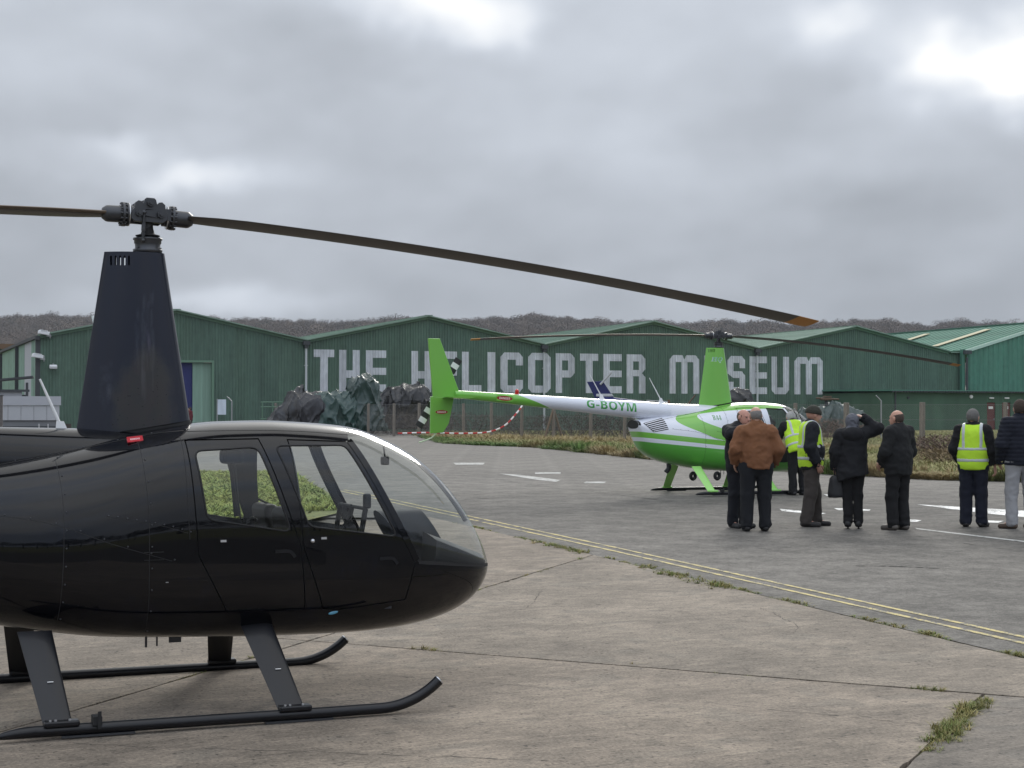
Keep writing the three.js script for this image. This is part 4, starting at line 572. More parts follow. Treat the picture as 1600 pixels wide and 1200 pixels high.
    for (const [xt, xb] of [[.62, .72], [-.74, -.665]]) {
      const S = []; for (let i = 0; i <= 10; i++) { const t = i / 10, y = mix(.56, .075, t), zz = mix(.50, 1.045, t) * sg, x = mix(xt, xb, t), c = mix(.205, .165, t), th = .058; S.push(AF.map(([a, b]) => [x + (.42 - a) * c, y + sg * 0 + b * c * th / .12 * .55 / .12 * .12 * .8, zz + sg * b * c * 2.0])); }
      const st = sub(o, 'strut', loft(S), cfg.strut || M.blackMetal); sub(st, 'strut_cuff', [rbox(.20, .035, .085, .012, [xb + .005, .088, z])], cfg.strut || M.blackMetal); sub(st, 'strut_bolts', [-.06, -.03, .05].map(d => cyl(.008, .008, .012, [xb + d, .108, z + .02 * sg], [0, 0, 0], 8)), M.bright).userData.kind = 'stuff'; sub(st, 'strut_placard', xf(new THREE.BoxGeometry(.035, .004, .002), { p: [mix(xt, xb, .55) - .0, mix(.56, .075, .55) + .003, sg * (mix(.50, 1.045, .55) + .031)], r: [-.8 * sg, 0, 0] }), M.bright);
    }
  }
  // belly fittings
  sub(o, 'belly_drain', [rod([-.02, .46, .12], [-.02, .375, .12], .008), rod([.05, .46, .12], [.05, .38, .12], .006), box(.08, .05, .01, [.17, .42, .1])], M.hubMetal);
  sub(o, 'exhaust_pipe', tube([[-1.0, .60, -.25], [-1.0, .50, -.25], [-1.06, .42, -.26]], .05, 12, 14), M.hubMetal);
  // cabin
  sub(o, 'cabin_floor', [box(1.45, .03, 1.08, [.78, .62, 0]), box(.34, .03, .44, [1.66, .63, 0]), box(.8, .15, .42, [.85, .71, .26]), box(.8, .15, .42, [.85, .71, -.26])], M.cabin);
  sub(o, 'bulkhead', [box(.04, 1.0, 1.04, [.10, 1.05, 0])], M.cabin);
  for (const z of [.29, -.29]) for (const [sx, dy] of [[.30, .02], [1.00, 0]]) {
    const seat = new THREE.Group(); seat.name = 'seat'; o.add(seat); sub(seat, 'cushion', rbox(.46, .12, .44, .04, [sx + .14, .84 + dy, z], [0, 0, .08]), M.leather); sub(seat, 'seat_box', box(.44, .22, .42, [sx + .14, .70 + dy, z]), M.cabin); sub(seat, 'backrest', rbox(.10, .42, .43, .04, [sx - .12, 1.06 + dy, z], [0, 0, .14]), M.leather);
    sub(seat, 'shoulder_belt', tube([[sx - .20, 1.30 + dy, z + .05], [sx - .10, 1.24 + dy, z + .06], [sx - .03, 1.05 + dy, z + .08], [sx + .12, .91 + dy, z + .14]], .008, 16, 6), M.rubber);
  }
  { const hs = new THREE.Group(); hs.name = 'headset'; o.add(hs); sub(hs, 'headband', xf(new THREE.TorusGeometry(.085, .012, 8, 20, Math.PI), { p: [.62, 1.12, .34], r: [0, .8, .9] }), M.rubber); sub(hs, 'ear_cup', [sph(.05, [.56, 1.10, .38], [.8, 1.1, .6]), sph(.05, [.68, 1.08, .30], [.8, 1.1, .6])], M.tan); sub(hs, 'cushion_roll', rbox(.26, .11, .28, .045, [.60, 1.03, .30]), M.tan); }
  sub(o, 'seat_roof_console', [rbox(.14, .10, .16, .03, [.56, 1.60, .0]), rod([.56, 1.60, .0], [.60, 1.20, .0], .022), tube([[.55, 1.58, .1], [.57, 1.4, .11], [.60, 1.15, .12]], .006, 12, 6)], M.cabin);
  sub(o, 'instrument_console', [(() => { const S = []; for (let i = 0; i <= 10; i++) { const t = i / 10, x = mix(1.66, 1.98, t); S.push(span(0, 1, 20).slice(0, 20).map((_, k) => { const a = Math.PI * 2 * k / 20; return [x - .10 * Math.sin(a), 1.06 + .16 * Math.sin(a), .17 * Math.cos(a) * (1 - .35 * t)]; })); } return loft(S); })(), rbox(.30, .42, .22, .04, [1.78, .78, 0], [0, 0, .25])], M.cabin);
  sub(o, 'glare_shield', (() => { const S = []; for (let i = 0; i <= 12; i++) { const x = mix(1.86, 2.31, i / 12), wz = HB.w(x) * .86; S.push(span(-1, 1, 16).map(t => [x, mix(1.03, .86, i / 12) + .05 * (1 - t * t), wz * t]).concat(span(1, -1, 16).slice(1, 16).map(t => [x, mix(.86, .80, i / 12), wz * t]))); } return loft(S); })(), M.cabin);
  sub(o, 'compass', [rbox(.05, .06, .06, .012, [1.63, 1.56, .0]), rod([1.63, 1.59, 0], [1.62, 1.66, 0], .006)], M.rubber);
  sub(o, 'cyclic_stick', [tube([[1.16, .78, 0], [1.22, .98, 0], [1.36, 1.14, 0], [1.40, 1.26, 0]], .018, 20, 8), rod([1.40, 1.25, -.30], [1.40, 1.25, .30], .013), rod([1.40, 1.25, .30], [1.37, 1.08, .30], .018), rod([1.40, 1.25, -.30], [1.37, 1.08, -.30], .018), rbox(.05, .10, .05, .015, [1.41, 1.30, .30])], M.rubber);
  sub(o, 'pedal', [box(.03, .12, .10, [1.95, .74, .22]), box(.03, .12, .10, [1.95, .74, .36]), box(.03, .12, .10, [1.95, .74, -.22]), box(.03, .12, .10, [1.95, .74, -.36])], M.bright);
  if (cfg.tail) {
    // fin, stabiliser, tail rotor, guard
    const fin = (P, tk) => { const sh = new THREE.Shape(); P.forEach((p, i) => i ? sh.lineTo(...p) : sh.moveTo(...p)); sh.closePath(); return xf(new THREE.ExtrudeGeometry(sh, { depth: tk, bevelEnabled: true, bevelSize: .012, bevelThickness: .014, bevelSegments: 3 }), { p: [0, 0, -tk / 2] }); };
    sub(o, 'upper_fin', fin([[-6.045, 1.92], [-5.545, 1.93], [-5.56, 2.06], [-5.93, 3.02], [-6.14, 3.02]], .03), cfg.green); const lf = sub(o, 'lower_fin', fin([[-6.09, 1.915], [-6.10, 1.235], [-5.86, 1.25], [-5.75, 1.42], [-5.65, 1.90]], .03), cfg.green);
    sub(lf, 'danger_label', box(.25, .09, .004, [-5.89, 1.63, .034]), cfg.danger); sub(o, 'danger_label', xf(new THREE.PlaneGeometry(.33, .11), { p: [-4.64, 1.895, .105], r: [0, 0, -.07] }), cfg.danger);
    sub(o, 'stabiliser', [xf((() => { const S = []; for (const z of [-.05, .85]) S.push(AF.map(([a, b]) => [-5.34 - a * .52 - z * .2, 1.905 + b * .4, z])); return loft(S); })(), {})], cfg.greenLight || cfg.green);
    sub(o, 'tail_guard', tube([[-5.98, 1.24, 0], [-6.08, 1.14, 0], [-6.22, 1.085, 0], [-6.33, 1.05, 0]], .014, 16, 8), std([.55, .68, .45], .5));
    const T = new THREE.Group(); T.name = 'tail_rotor'; T.position.set(-5.86, 1.99, -.20); T.rotation.z = Math.atan2(1.344, .835); o.add(T);
    sub(T, 'gearbox', [cyl(.05, .05, .22, [0, 0, .1], [Math.PI / 2, 0, 0]), sph(.06, [0, 0, 0])], M.hubMetal);
    for (const sg of [1, -1]) { const b = new THREE.Group(); b.name = 'tail_blade'; T.add(b); for (let k = 0; k < 6; k++) { const a = .14 + k * .105, c = a + .1045; sub(b, 'band', loft([[a * sg, .06], [c * sg, .06]].map(([r]) => AF.map(([u, v]) => [r, (u - .4) * .15, v * .16]))), k % 2 ? cfg.bandBlack : cfg.bandWhite); } }
    sub(o, 'beacon', [sph(.04, [-4.35, 1.905 + .125, 0], [1, 1.2, 1]), cyl(.045, .045, .03, [-4.35, 1.99, 0])], std([.55, .03, .02], .3));
  }
  if (cfg.extra) cfg.extra(o, sub);
  return o;
}
// black machine in the foreground
{
  const speck = noiseTex(1024, (u, v, i, j) => { const a = hashT[(i * 331 + j * 5003) & 65535], b = tileN(u, v, 200, 120, 70), c = tileN(u, v, 20, 12, 71); const dust = a > .9965 ? .30 : 0, film = sstep(.62, .9, .5 * b + .5 * c) * .035; const k = .030 + dust * .35 + film * .7; return [k * .85, k * 1.0, k * 1.75]; }, true);
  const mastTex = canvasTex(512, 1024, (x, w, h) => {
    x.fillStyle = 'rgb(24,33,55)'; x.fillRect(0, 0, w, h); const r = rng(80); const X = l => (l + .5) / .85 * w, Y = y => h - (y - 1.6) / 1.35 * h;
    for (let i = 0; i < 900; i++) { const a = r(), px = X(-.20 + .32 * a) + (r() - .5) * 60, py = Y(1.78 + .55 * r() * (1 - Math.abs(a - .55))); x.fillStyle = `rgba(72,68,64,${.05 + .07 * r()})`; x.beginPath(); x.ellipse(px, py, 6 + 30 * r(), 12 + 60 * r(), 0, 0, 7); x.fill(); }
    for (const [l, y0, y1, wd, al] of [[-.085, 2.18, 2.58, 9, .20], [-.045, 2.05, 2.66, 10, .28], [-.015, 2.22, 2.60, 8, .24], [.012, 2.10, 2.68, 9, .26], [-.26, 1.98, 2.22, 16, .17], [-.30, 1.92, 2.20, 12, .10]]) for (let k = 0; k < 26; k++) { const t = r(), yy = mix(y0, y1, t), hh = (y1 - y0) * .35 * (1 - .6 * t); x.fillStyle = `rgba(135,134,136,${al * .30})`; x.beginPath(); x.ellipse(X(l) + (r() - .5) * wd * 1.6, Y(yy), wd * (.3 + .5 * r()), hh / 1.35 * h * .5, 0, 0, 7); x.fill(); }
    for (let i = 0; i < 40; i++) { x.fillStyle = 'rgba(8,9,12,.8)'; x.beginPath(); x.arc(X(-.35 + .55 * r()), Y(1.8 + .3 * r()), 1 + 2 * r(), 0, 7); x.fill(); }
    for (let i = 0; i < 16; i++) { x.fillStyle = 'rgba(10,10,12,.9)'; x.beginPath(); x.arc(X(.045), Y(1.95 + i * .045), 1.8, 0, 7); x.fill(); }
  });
  const blk = phy([.9, .9, .9], .22, { map: speck, specularIntensity: .15, clearcoat: .74, clearcoatRoughness: .02 });
  makeHelicopter({ label: 'glossy black helicopter in the foreground with its nose to the right', pos: [-2.39, -.16, -10.90], yaw: .383, rotorYaw: .38, teeter: -.045, droop: [[-.022, -.0108], [-.03, -.010]], paint: blk, boomPaint: blk, mastPaint: phy([.45, .47, .52], .5, { map: mastTex, specularIntensity: .4, clearcoat: .55, clearcoatRoughness: .16 }),
    extra: (o, sub) => {
      const lab = canvasTex(256, 96, (x, w, h) => { x.fillStyle = 'rgb(190,24,40)'; x.fillRect(0, 0, w, h); x.fillStyle = 'rgb(245,225,225)'; x.font = 'bold 40px sans-serif'; x.textAlign = 'center'; x.fillText('REMOVE', w / 2, 62); });
      const p = HB.surf(-.13, 1.71, .012); sub(o, 'red_tag', xf(new THREE.BoxGeometry(.10, .038, .012), { p, r: [-.5, 0, .12] }), std([1, 1, 1], .6, { map: lab }), 'small red tag with pale lettering');
      const q = HB.surf(1.10, .60, .003); sub(o, 'blue_sticker', xf(new THREE.SphereGeometry(.034, 12, 8), { p: q, s: [1, .3, .1], r: [0, 0, .2] }), std([.10, .30, .42], .3)); } });
}
// green and white machine by the museum fence
{
  const PX = x => (x + 2) / 4.5 * 2048, GREEN = 'rgb(116,188,66)', WHITE = 'rgb(226,230,240)';
  const draw = (x, oy, text) => {
    const PY = y => oy + 512 - (y - .35) / 1.6 * 512, poly = (pts, c) => { x.fillStyle = c; x.beginPath(); pts.forEach((p, i) => i ? x.lineTo(PX(p[0]), PY(p[1])) : x.moveTo(PX(p[0]), PY(p[1]))); x.closePath(); x.fill(); };
    x.fillStyle = WHITE; x.fillRect(0, oy, 2048, 512);
    poly([[-2, 1.08], [-1.64, 1.03], [-.27, .895], [.6, .85], [1.5, .83], [2.5, .82], [2.5, .3], [-2, .3]], 'rgb(84,168,58)');  // lower green painted darker: shading of the underside put into the colour
    poly([[-2, 1.26], [-1.72, 1.229], [-.286, 1.073], [.6, 1.0], [1.6, .93], [2.4, .90], [2.4, .87], [1.5, .885], [.6, .915], [-.27, .971], [-1.68, 1.117], [-2, 1.15]], GREEN);
    x.fillStyle = GREEN; x.beginPath(); const m = p => [PX(p[0]), PY(p[1])]; x.moveTo(...m([2.5, 2.0])); x.lineTo(...m([-.07, 2.0])); x.lineTo(...m([-.07, 1.785])); const cv = (pts) => { for (let i = 0; i < pts.length - 1; i++) { const a = m(pts[i]), b = m(pts[i + 1]); x.quadraticCurveTo(a[0], a[1], (a[0] + b[0]) / 2, (a[1] + b[1]) / 2); } x.lineTo(...m(pts[pts.length - 1])); };
    cv([[-.637, 1.70], [-1.03, 1.575], [-1.15, 1.48], [-1.03, 1.375], [-.64, 1.215], [-.286, 1.073], [.6, .95]]); cv([[.6, 1.02], [-.215, 1.30], [-.60, 1.44], [-.70, 1.54], [-.60, 1.61], [.07, 1.672], [.6, 1.70], [1.25, 1.715]]); x.lineTo(...m([1.6, 1.72])); x.closePath(); x.fill();
    if (text) { x.fillStyle = 'rgb(70,140,70)'; x.font = 'bold 44px serif'; x.fillText('R44', PX(-.39), PY(1.475)); }
  };
  const bodyTex = canvasTex(2048, 1024, x => { draw(x, 0, true); draw(x, 512, false); });
  const boomTex = canvasTex(2048, 512, (x, w, h) => { x.fillStyle = WHITE; x.fillRect(0, 0, w, h); const X = l => (l + 5.8) / 4.8 * w; x.fillStyle = GREEN; x.beginPath(); x.moveTo(0, 0); for (let i = 0; i <= 40; i++) { const v = 1 - i / 40; x.lineTo(X(-4.05 - .38 * Math.sin(v * Math.PI * 2)), h - v * h); } x.lineTo(0, h); x.closePath(); x.fill(); x.fillStyle = 'rgb(52,150,62)'; x.save(); x.translate(X(-2.95), h - .0 * h); x.font = 'bold 118px sans-serif'; x.scale(1, 1); x.restore(); for (const yy of [h * 1.035, h * .035]) { x.save(); x.translate(X(-2.96), yy + 6); x.scale(1.0, 1.06); x.font = 'bold 118px sans-serif'; x.fillText('G-BOYM', 0, 0); x.restore(); } });
  boomTex.wrapT = THREE.RepeatWrapping;
  const mastTex = canvasTex(512, 1024, (x, w, h) => { x.fillStyle = GREEN; x.fillRect(0, 0, w, h); const r = rng(91); const X = l => (l + .5) / .85 * w, Y = y => h - (y - 1.6) / 1.35 * h; x.fillStyle = 'rgb(205,220,215)'; x.font = 'italic bold 92px serif'; x.fillText('HQ', X(-.215), Y(2.66)); x.fillStyle = 'rgb(120,180,150)'; x.font = 'italic bold 84px serif'; x.fillText('HQ', X(-.20), Y(2.666)); });
  const pt = (t, c = [.95, .95, .95]) => phy(c, .32, { map: t, clearcoat: .9, clearcoatRoughness: .06 });
  const green = phy([.17, .46, .055], .35, { clearcoat: .8, clearcoatRoughness: .08 }), silver = phy([.72, .74, .80], .3, { clearcoat: .9, clearcoatRoughness: .06 });
  const danger = std([1, 1, 1], .5, { map: canvasTex(256, 80, (x, w, h) => { x.fillStyle = GREEN; x.fillRect(0, 0, w, h); x.fillStyle = 'rgb(150,30,30)'; x.beginPath(); x.ellipse(w / 2, h / 2, w / 2 - 3, h / 2 - 6, 0, 0, 7); x.fill(); x.fillStyle = 'rgb(240,225,215)'; x.font = 'bold 44px sans-serif'; x.textAlign = 'center'; x.fillText('DANGER', w / 2, h / 2 + 15); }) });
  makeHelicopter({ label: 'lime green and white helicopter with an open cabin door near the fence', pos: [4.19, .17, -33.74], yaw: .345, rotorYaw: .10, teeter: -.035, droop: [[-.02, -.0125], [-.012, -.0085]], paint: pt(bodyTex), boomPaint: pt(boomTex), mastPaint: pt(mastTex), fairPaint2: silver, green, greenLight: green, skid: M.blackMetal, strut: phy([.30, .66, .15], .4, { clearcoat: .5 }), pillar: silver, louvre: silver, rear: M.rubber, danger, tail: true, doorOpen: true, bandWhite: std([.78, .78, .78], .5), bandBlack: std([.02, .02, .02], .5), doorLining: std([.16, .2, .14], .6),  // rear: dark colour stands in for the shadowed engine opening, not a rubber panel
    extra: (o, sub) => { for (const [x, z] of [[-.45, .55], [.05, .62]]) sub(o, 'ground_wheel', [xf(new THREE.TorusGeometry(.06, .035, 8, 16), { p: [x - .3, .36, z - .2], r: [0, .3, 0] })], M.rubber); } });
}
// ---------------------------------------------------------------- fence of concrete posts with chain-link wire
const fenceAt = (s) => [17.0 - .617 * s, 69 + .787 * s];
{
  const postM = std([.60, .615, .63], .9, { map: concTex }), wireM = std([.20, .20, .20], .6, { metalness: .4 });
  const o = thing('fence', 'chain link fence on grey concrete posts between tarmac and hangars', 'fence');
  const S = [-8.1, -4.05, 0, 4.06, 7, 9.9, 12.7, 15.6, 18.4, 21, 24, 26.7, 29.4, 32, 34.2, 36.4, 39, 41.8, 44.6, 47.4, 50.2, 53]; const r = rng(41);
  const a = Math.atan2(.787, -.617);
  S.forEach((s, i) => {
    const [x, d] = fenceAt(s), y = gY(d), h = 1.98 + .06 * (r() - .5), w = i === 2 || i === 3 ? .19 : .14, t = (r() - .5) * .03;
    part(o, 'post', [xf(rbox(w, h + .3, w * .9, .018), { p: [x, y + h / 2 - .15, -d], r: [t, .6, (r() - .5) * .03] })], postM);
    if (i < S.length - 1) {
      const [x2, d2] = fenceAt(S[i + 1]), y2 = gY(d2), g = [], P = (u, v) => [mix(x, x2, u), mix(y, y2, u) + v, -mix(d, d2, u)];
      for (const v of [1.90, 1.28, .62, .10]) part(o, 'line_wire', rod(P(0, v), P(1, v), .007, .007, 4), wireM);
      const L = Math.hypot(x2 - x, d2 - d), n = Math.round(L / .085), q = (p0, p1) => { const A = P(...p0), B = P(...p1); g.push(A, B); };
      for (let k = -24; k < n; k++) for (const up of [1, 0]) { let u0 = k / n, u1 = (k + 22) / n, v0 = up ? .08 : 1.9, v1 = up ? 1.9 : .08; if (u0 < 0) { const f = -u0 / (u1 - u0); u0 = 0; v0 = mix(v0, v1, f); } if (u1 > 1) { const f = (1 - u0) / (u1 - u0); v1 = mix(v0, v1, f); u1 = 1; } if (u1 - u0 > .01) q([u0, v0], [u1, v1]); }
      const pos = [], ix = []; for (let k = 0; k < g.length; k += 2) { const A = g[k], B = g[k + 1], b = pos.length / 3, e = .0022; pos.push(A[0] - e, A[1], A[2], A[0] + e, A[1], A[2], A[0], A[1], A[2] + e * 1.7, B[0] - e, B[1], B[2], B[0] + e, B[1], B[2], B[0], B[1], B[2] + e * 1.7); for (const [i0, i1] of [[0, 1], [1, 2], [2, 0]]) ix.push(b + i0, b + i1, b + 3 + i0, b + i1, b + 3 + i1, b + 3 + i0); }
      const mg = new THREE.BufferGeometry(); mg.setAttribute('position', new THREE.Float32BufferAttribute(pos, 3)); mg.setIndex(ix); mg.computeVertexNormals(); part(o, 'chain_link', mg, wireM).userData.kind = 'stuff';
    }
  });
  const timber = std([.16, .12, .085], .9);
  for (const [s0, dx, dd] of [[24, -.55, -.5], [24, .55, .6], [7, -.5, -.6]]) { const [x, d] = fenceAt(s0); part(o, 'brace', rod([x, gY(d) + 1.7, -d], [x + dx, gY(d) - .1, -d - dd], .06, .06, 6), timber); }
  for (const [px, d] of [[20.4, 92], [-17.5, 104]]) part(o, 'cranked_post', [rod([px, gY(d), -d], [px, gY(d) + 2.1, -d], .04, .04, 8), rod([px, gY(d) + 2.1, -d], [px - .3, gY(d) + 2.4, -d + .1], .04, .03, 8)], M.steel);
}
// striped barrier tape sagging from the fence
{
  const P = [[-6.1, 89], [-4.6, 89], [-2.6, 89], [-1.2, 89], [-.4, 89], [.25, 89.4], [.55, 89.9]], Y = [.36, .40, .36, .45, .78, 1.45, 1.85];
  const c = new THREE.CatmullRomCurve3(P.map((p, i) => V3(p[0], gY(89) + Y[i], -p[1])), false, 'centripetal'); const n = 30; const o = thing('barrier_tape', 'red and white striped barrier tape sagging below the green tail', 'tape'); const red = std([.48, .03, .03], .6), wh = std([.82, .80, .78], .6);
  for (let i = 0; i < n; i++) { const q = []; for (let k = 0; k <= 3; k++) q.push(c.getPointAt((i + k / 3) / n)); part(o, i % 2 ? 'white_stripe' : 'red_stripe', new THREE.TubeGeometry(new THREE.CatmullRomCurve3(q), 3, .05, 6), i % 2 ? wh : red); }
}
// ---------------------------------------------------------------- grass, weeds and scrub
function tuft(seed, n, lean, wd) { const r = rng(seed), p = []; for (let i = 0; i < n; i++) { const a = r() * 6.28, b = r() * 6.28, rad = .22 * Math.sqrt(r()), x = Math.cos(a) * rad, z = Math.sin(a) * rad, h = .55 + .45 * r(), l = lean * (.3 + r()), w = wd * (.6 + .8 * r()), dx = Math.cos(b), dz = Math.sin(b); const A = [x - dz * w, 0, z + dx * w], B = [x + dz * w, 0, z - dx * w], C = [x + dx * l * .35 + dz * w * .6, h * .6, z + dz * l * .35 - dx * w * .6], D = [x + dx * l, h, z + dz * l], E = [x + dx * l * .35 - dz * w * .6, h * .6, z + dz * l * .35 + dx * w * .6]; p.push(...A, ...B, ...C, ...A, ...C, ...E, ...E, ...C, ...D); } const g = new THREE.BufferGeometry(); g.setAttribute('position', new THREE.Float32BufferAttribute(p, 3)); g.computeVertexNormals(); return g; }
const leafM = std([1, 1, 1], .9);
function scatter(name, label, geo, pts, colf, seed, mat = leafM) { const im = new THREE.InstancedMesh(geo, mat, pts.length), m = new THREE.Matrix4(), q = new THREE.Quaternion(), c = new THREE.Color(), r = rng(seed); pts.forEach(([x, y, z, w, h], i) => { q.setFromAxisAngle(V3(0, 1, 0), r() * 6.28); m.compose(V3(x, y, z), q, V3(w, h, w)); im.setMatrixAt(i, m); colf(c, r, x, -z); im.setColorAt(i, c); }); im.name = numbered(name); im.userData = { label, category: 'grass', kind: 'stuff' }; scene.add(im); return im; }
{
  const r = rng(51), short = [], dry = [], edge = [];
  for (let i = 0; i < 42000; i++) { const d = 37 + 78 * Math.pow(r(), 1.25), az = (-13 + 33 * r()) * RAD, x = d * Math.tan(az); if (x < xGrass(Math.min(d, 123)) + .1) continue; const n = fbm(x * .25, d * .25, 7, 3); const h = .10 + .12 * r() + .10 * Math.max(0, n); short.push([x, gY(d) - .07, -d, .55 + .4 * r(), h * 1.2]); }
  for (let i = 0; i < 8000; i++) { const s = -10 + 62 * r(), [fx, fd] = fenceAt(s), off = (r() + r() + r() - 1.4) * 2.4, x = fx - .787 * off * 1, d = fd - .617 * off; const n = fbm(x * .35, d * .35, 17, 3); if (x < xGrass(Math.min(123, d)) + .25 || n < -.25) continue; dry.push([x, gY(d) - .07, -d, .5 + .5 * r(), (.20 + .36 * r()) * (1 + .9 * n) * (s > 16 ? .8 : .55)]); }
  for (let i = 0; i < 9000; i++) { const d = 37.5 + 60 * Math.pow(r(), 1.6), x = xGrass(d) + .05 + 2.4 * r() * r(); const n = fbm(x * .5, d * .4, 27, 3); edge.push([x, gY(d) - .065, -d, .35 + .4 * r(), .14 + .12 * r() + (n > .05 && d < 75 ? .30 * r() : 0)]); }
  scatter('field_grass', 'short olive grass of the field round the fence', tuft(1, 12, .5, .035), short, (c, q, x, d) => { const t = clamp(.5 + fbm(x * .2, d * .2, 3, 3) * 1.3 + (q() - .5) * .5), k = .75 + .5 * q(); c.setRGB(mix(.185, .30, t) * k, mix(.205, .265, t) * k, mix(.06, .12, t) * k); }, 52);
  scatter('dry_grass', 'tall straw coloured dead grass along the fence line', tuft(2, 16, .55, .022), dry, (c, q) => { const t = q(), k = .75 + .6 * q(); c.setRGB(mix(.42, .29, t) * k, mix(.34, .235, t) * k, mix(.18, .115, t) * k); }, 53);
  scatter('verge_grass', 'grass fringe where the field meets the tarmac', tuft(3, 14, .6, .03), edge, (c, q, x, d) => { const g = sstep(-.1, .25, fbm(x * .3, d * .25, 37, 3) + (d > 66 ? .3 : -.08)), k = .7 + .6 * q(); c.setRGB(mix(.30, .095, g) * k, mix(.235, .165, g) * k, mix(.12, .035, g) * k); }, 54);
  // turf island
  const isl = []; for (let i = 0; i < 9000; i++) { const d = 25 + 22 * r(), x = -3 - 12 * r(); const rightEdge = d < 28 ? -3.3 : -2.9 - .185 * (d - 29); if (x > rightEdge - .15 || d > 44) continue; if (d < 26.2 + .0) continue; isl.push([x, gY(d) + .02, -d, .35 + .3 * r(), .07 + .07 * r()]); }
  scatter('turf_grass', 'mown green grass on the turf island', tuft(4, 12, .5, .04), isl, (c, q) => { const t = q(), k = .8 + .5 * q(); c.setRGB(mix(.17, .26, t) * k, mix(.235, .27, t) * k, .045 * k); }, 55);
  // weeds in the concrete joints
  const weed = []; const line = (A, B, n, wd, h, f) => { for (let i = 0; i < n; i++) { const t = r(), x = mix(A[0], B[0], t), d = mix(A[1], B[1], t); if (f && fbm(x * 1.6, d * 1.6, 5, 3) < f) continue; const sp = wd * .9, big = .5 + fbm(x * 4, d * 4, 15, 2); weed.push([x + (r() + r() - 1) * sp, gY(d) - .014, -d + (r() + r() - 1) * sp, (.04 + .07 * r()) * (.6 + .6 * big), h * (.3 + .9 * r()) * (.5 + big)]); } };
  line([-.9, 25.9], [4.6, 10.9], 1300, .09, .038, -.02); line([1.5, 19.3], [2.2, 17.2], 260, .22, .05, 0); line([.3, 22.6], [.9, 20.9], 120, .2, .05);
  line([2.05, 8.8], [3.12, 11.05], 420, .08, .05, -.05); line([2.45, 9.6], [2.7, 10.2], 130, .13, .06); line([2.9, 10.6], [3.08, 10.95], 70, .14, .06); line([2.78, 11.36], [2.9, 11.3], 26, .08, .06); line([-1.6, 13.5], [3.1, 11.2], 60, .03, .03, .1); line([3.2, 11.15], [4.6, 10.45], 240, .08, .05, -.1); line([-2.4, 11.6], [-1.9, 12.9], 40, .05, .035); line([-1.65, 13.56], [1, 20.6], 120, .05, .04, .05); line([-.55, 13.05], [-.75, 13.12], 14, .06, .04); line([1.0, 12.4], [.9, 12.45], 10, .05, .03);
  scatter('joint_weeds', 'moss and small weeds growing in the concrete joints', tuft(5, 14, .9, .06), weed, (c, q) => { const t = q(), k = .6 + .8 * q(); c.setRGB(mix(.14, .30, t) * k, mix(.19, .24, t) * k, mix(.05, .10, t) * k); }, 56);
}
function bush(label, x, d, w, h, seed, n, c, group, name = 'scrub_bush') {
  const r = rng(seed), p = [], cc = []; const o = thing(name, label, 'bush', W3(x, d), 0, group), stem = [];
  for (let i = 0; i < 26; i++) { const a = r() * 6.28, q = .5 * w * Math.sqrt(r()), y = h * (.45 + .55 * r()) * (1 - .5 * (q / w) ** 2); stem.push(tube([[Math.cos(a) * q * .2, -.05, Math.sin(a) * q * .2], [Math.cos(a) * q * .6, y * .55, Math.sin(a) * q * .6], [Math.cos(a + .4) * q, y, Math.sin(a + .4) * q]], .012 + .008 * r(), 6, 4)); }
  part(o, 'stems', stem, std([c[0] * .7, c[1] * .7, c[2] * .75], .95));
  for (let i = 0; i < n; i++) { const a = r() * 6.28, e = r(), q = .55 * w * Math.cbrt(r()) * Math.sqrt(1 - .7 * e * e), y = h * e * (.85 + .3 * fbm(Math.cos(a) * 1.5, Math.sin(a) * 1.5, seed, 2)), s = .03 + .06 * r(), b = r() * 6.28, f = r() * 3; const C = [Math.cos(a) * q, y, Math.sin(a) * q], u = [Math.cos(b) * s, Math.sin(f) * s, Math.sin(b) * s], v = [-Math.sin(b) * s * .3, s * .4, Math.cos(b) * s * .3]; for (const k of [[-1, 0], [1, 0], [0, 1]]) p.push(C[0] + u[0] * k[0] + v[0] * k[1], C[1] + u[1] * k[0] + v[1] * k[1], C[2] + u[2] * k[0] + v[2] * k[1]); const t = .6 + .8 * r(); for (let k = 0; k < 3; k++) cc.push(c[0] * t, c[1] * t, c[2] * t); }
  const g = new THREE.BufferGeometry(); g.setAttribute('position', new THREE.Float32BufferAttribute(p, 3)); g.setAttribute('color', new THREE.Float32BufferAttribute(cc, 3)); g.computeVertexNormals(); part(o, 'twigs', g, std([1, 1, 1], .95, { vertexColors: true }));
}
bush('brown bramble thicket at the foot of the tallest fence post', 15.6, 60.5, 2.5, .85, 71, 1900, [.15, .105, .08], null, 'bramble_bush');
bush('small bramble clump right of the bramble thicket', 13.6, 52, 2.0, .5, 72, 1500, [.20, .15, .085], null, 'bramble_bush');
[[-5.8, 104, 4.2, 1.6], [-2.4, 102, 4.4, 1.5], [.8, 99, 4.2, 1.45], [3.6, 96, 4.0, 1.5], [6.2, 95, 3.6, 1.3], [-9.2, 107, 4, 1.5], [9, 97, 3.5, 1.1]].forEach(([x, d, w, h], i) => bush(['leafless brown scrub behind the fence right below the word THE', 'leafless brown scrub behind the sagging tape, left of its middle', 'leafless brown scrub behind the raised end of the tape', 'leafless brown scrub behind the braced fence post', 'leafless brown scrub below the blue tail fin', 'leafless brown scrub beside the wrapped aircraft', 'low brown scrub left of the green cabin'][i], x, d, w, h, 80 + i, 2600, [.078, .064, .052], 'scrub behind the fence'));
[[17.3, 92, 3.2, 1.2], [19.2, 93, 2.4, .9]].forEach(([x, d, w, h], i) => bush(['thin reddish brown scrub in front of the netted wreck', 'smaller reddish scrub right of the netted wreck'][i], x, d, w, h, 95 + i, 1700, [.15, .105, .085], 'thin scrub by the netted wreck'));
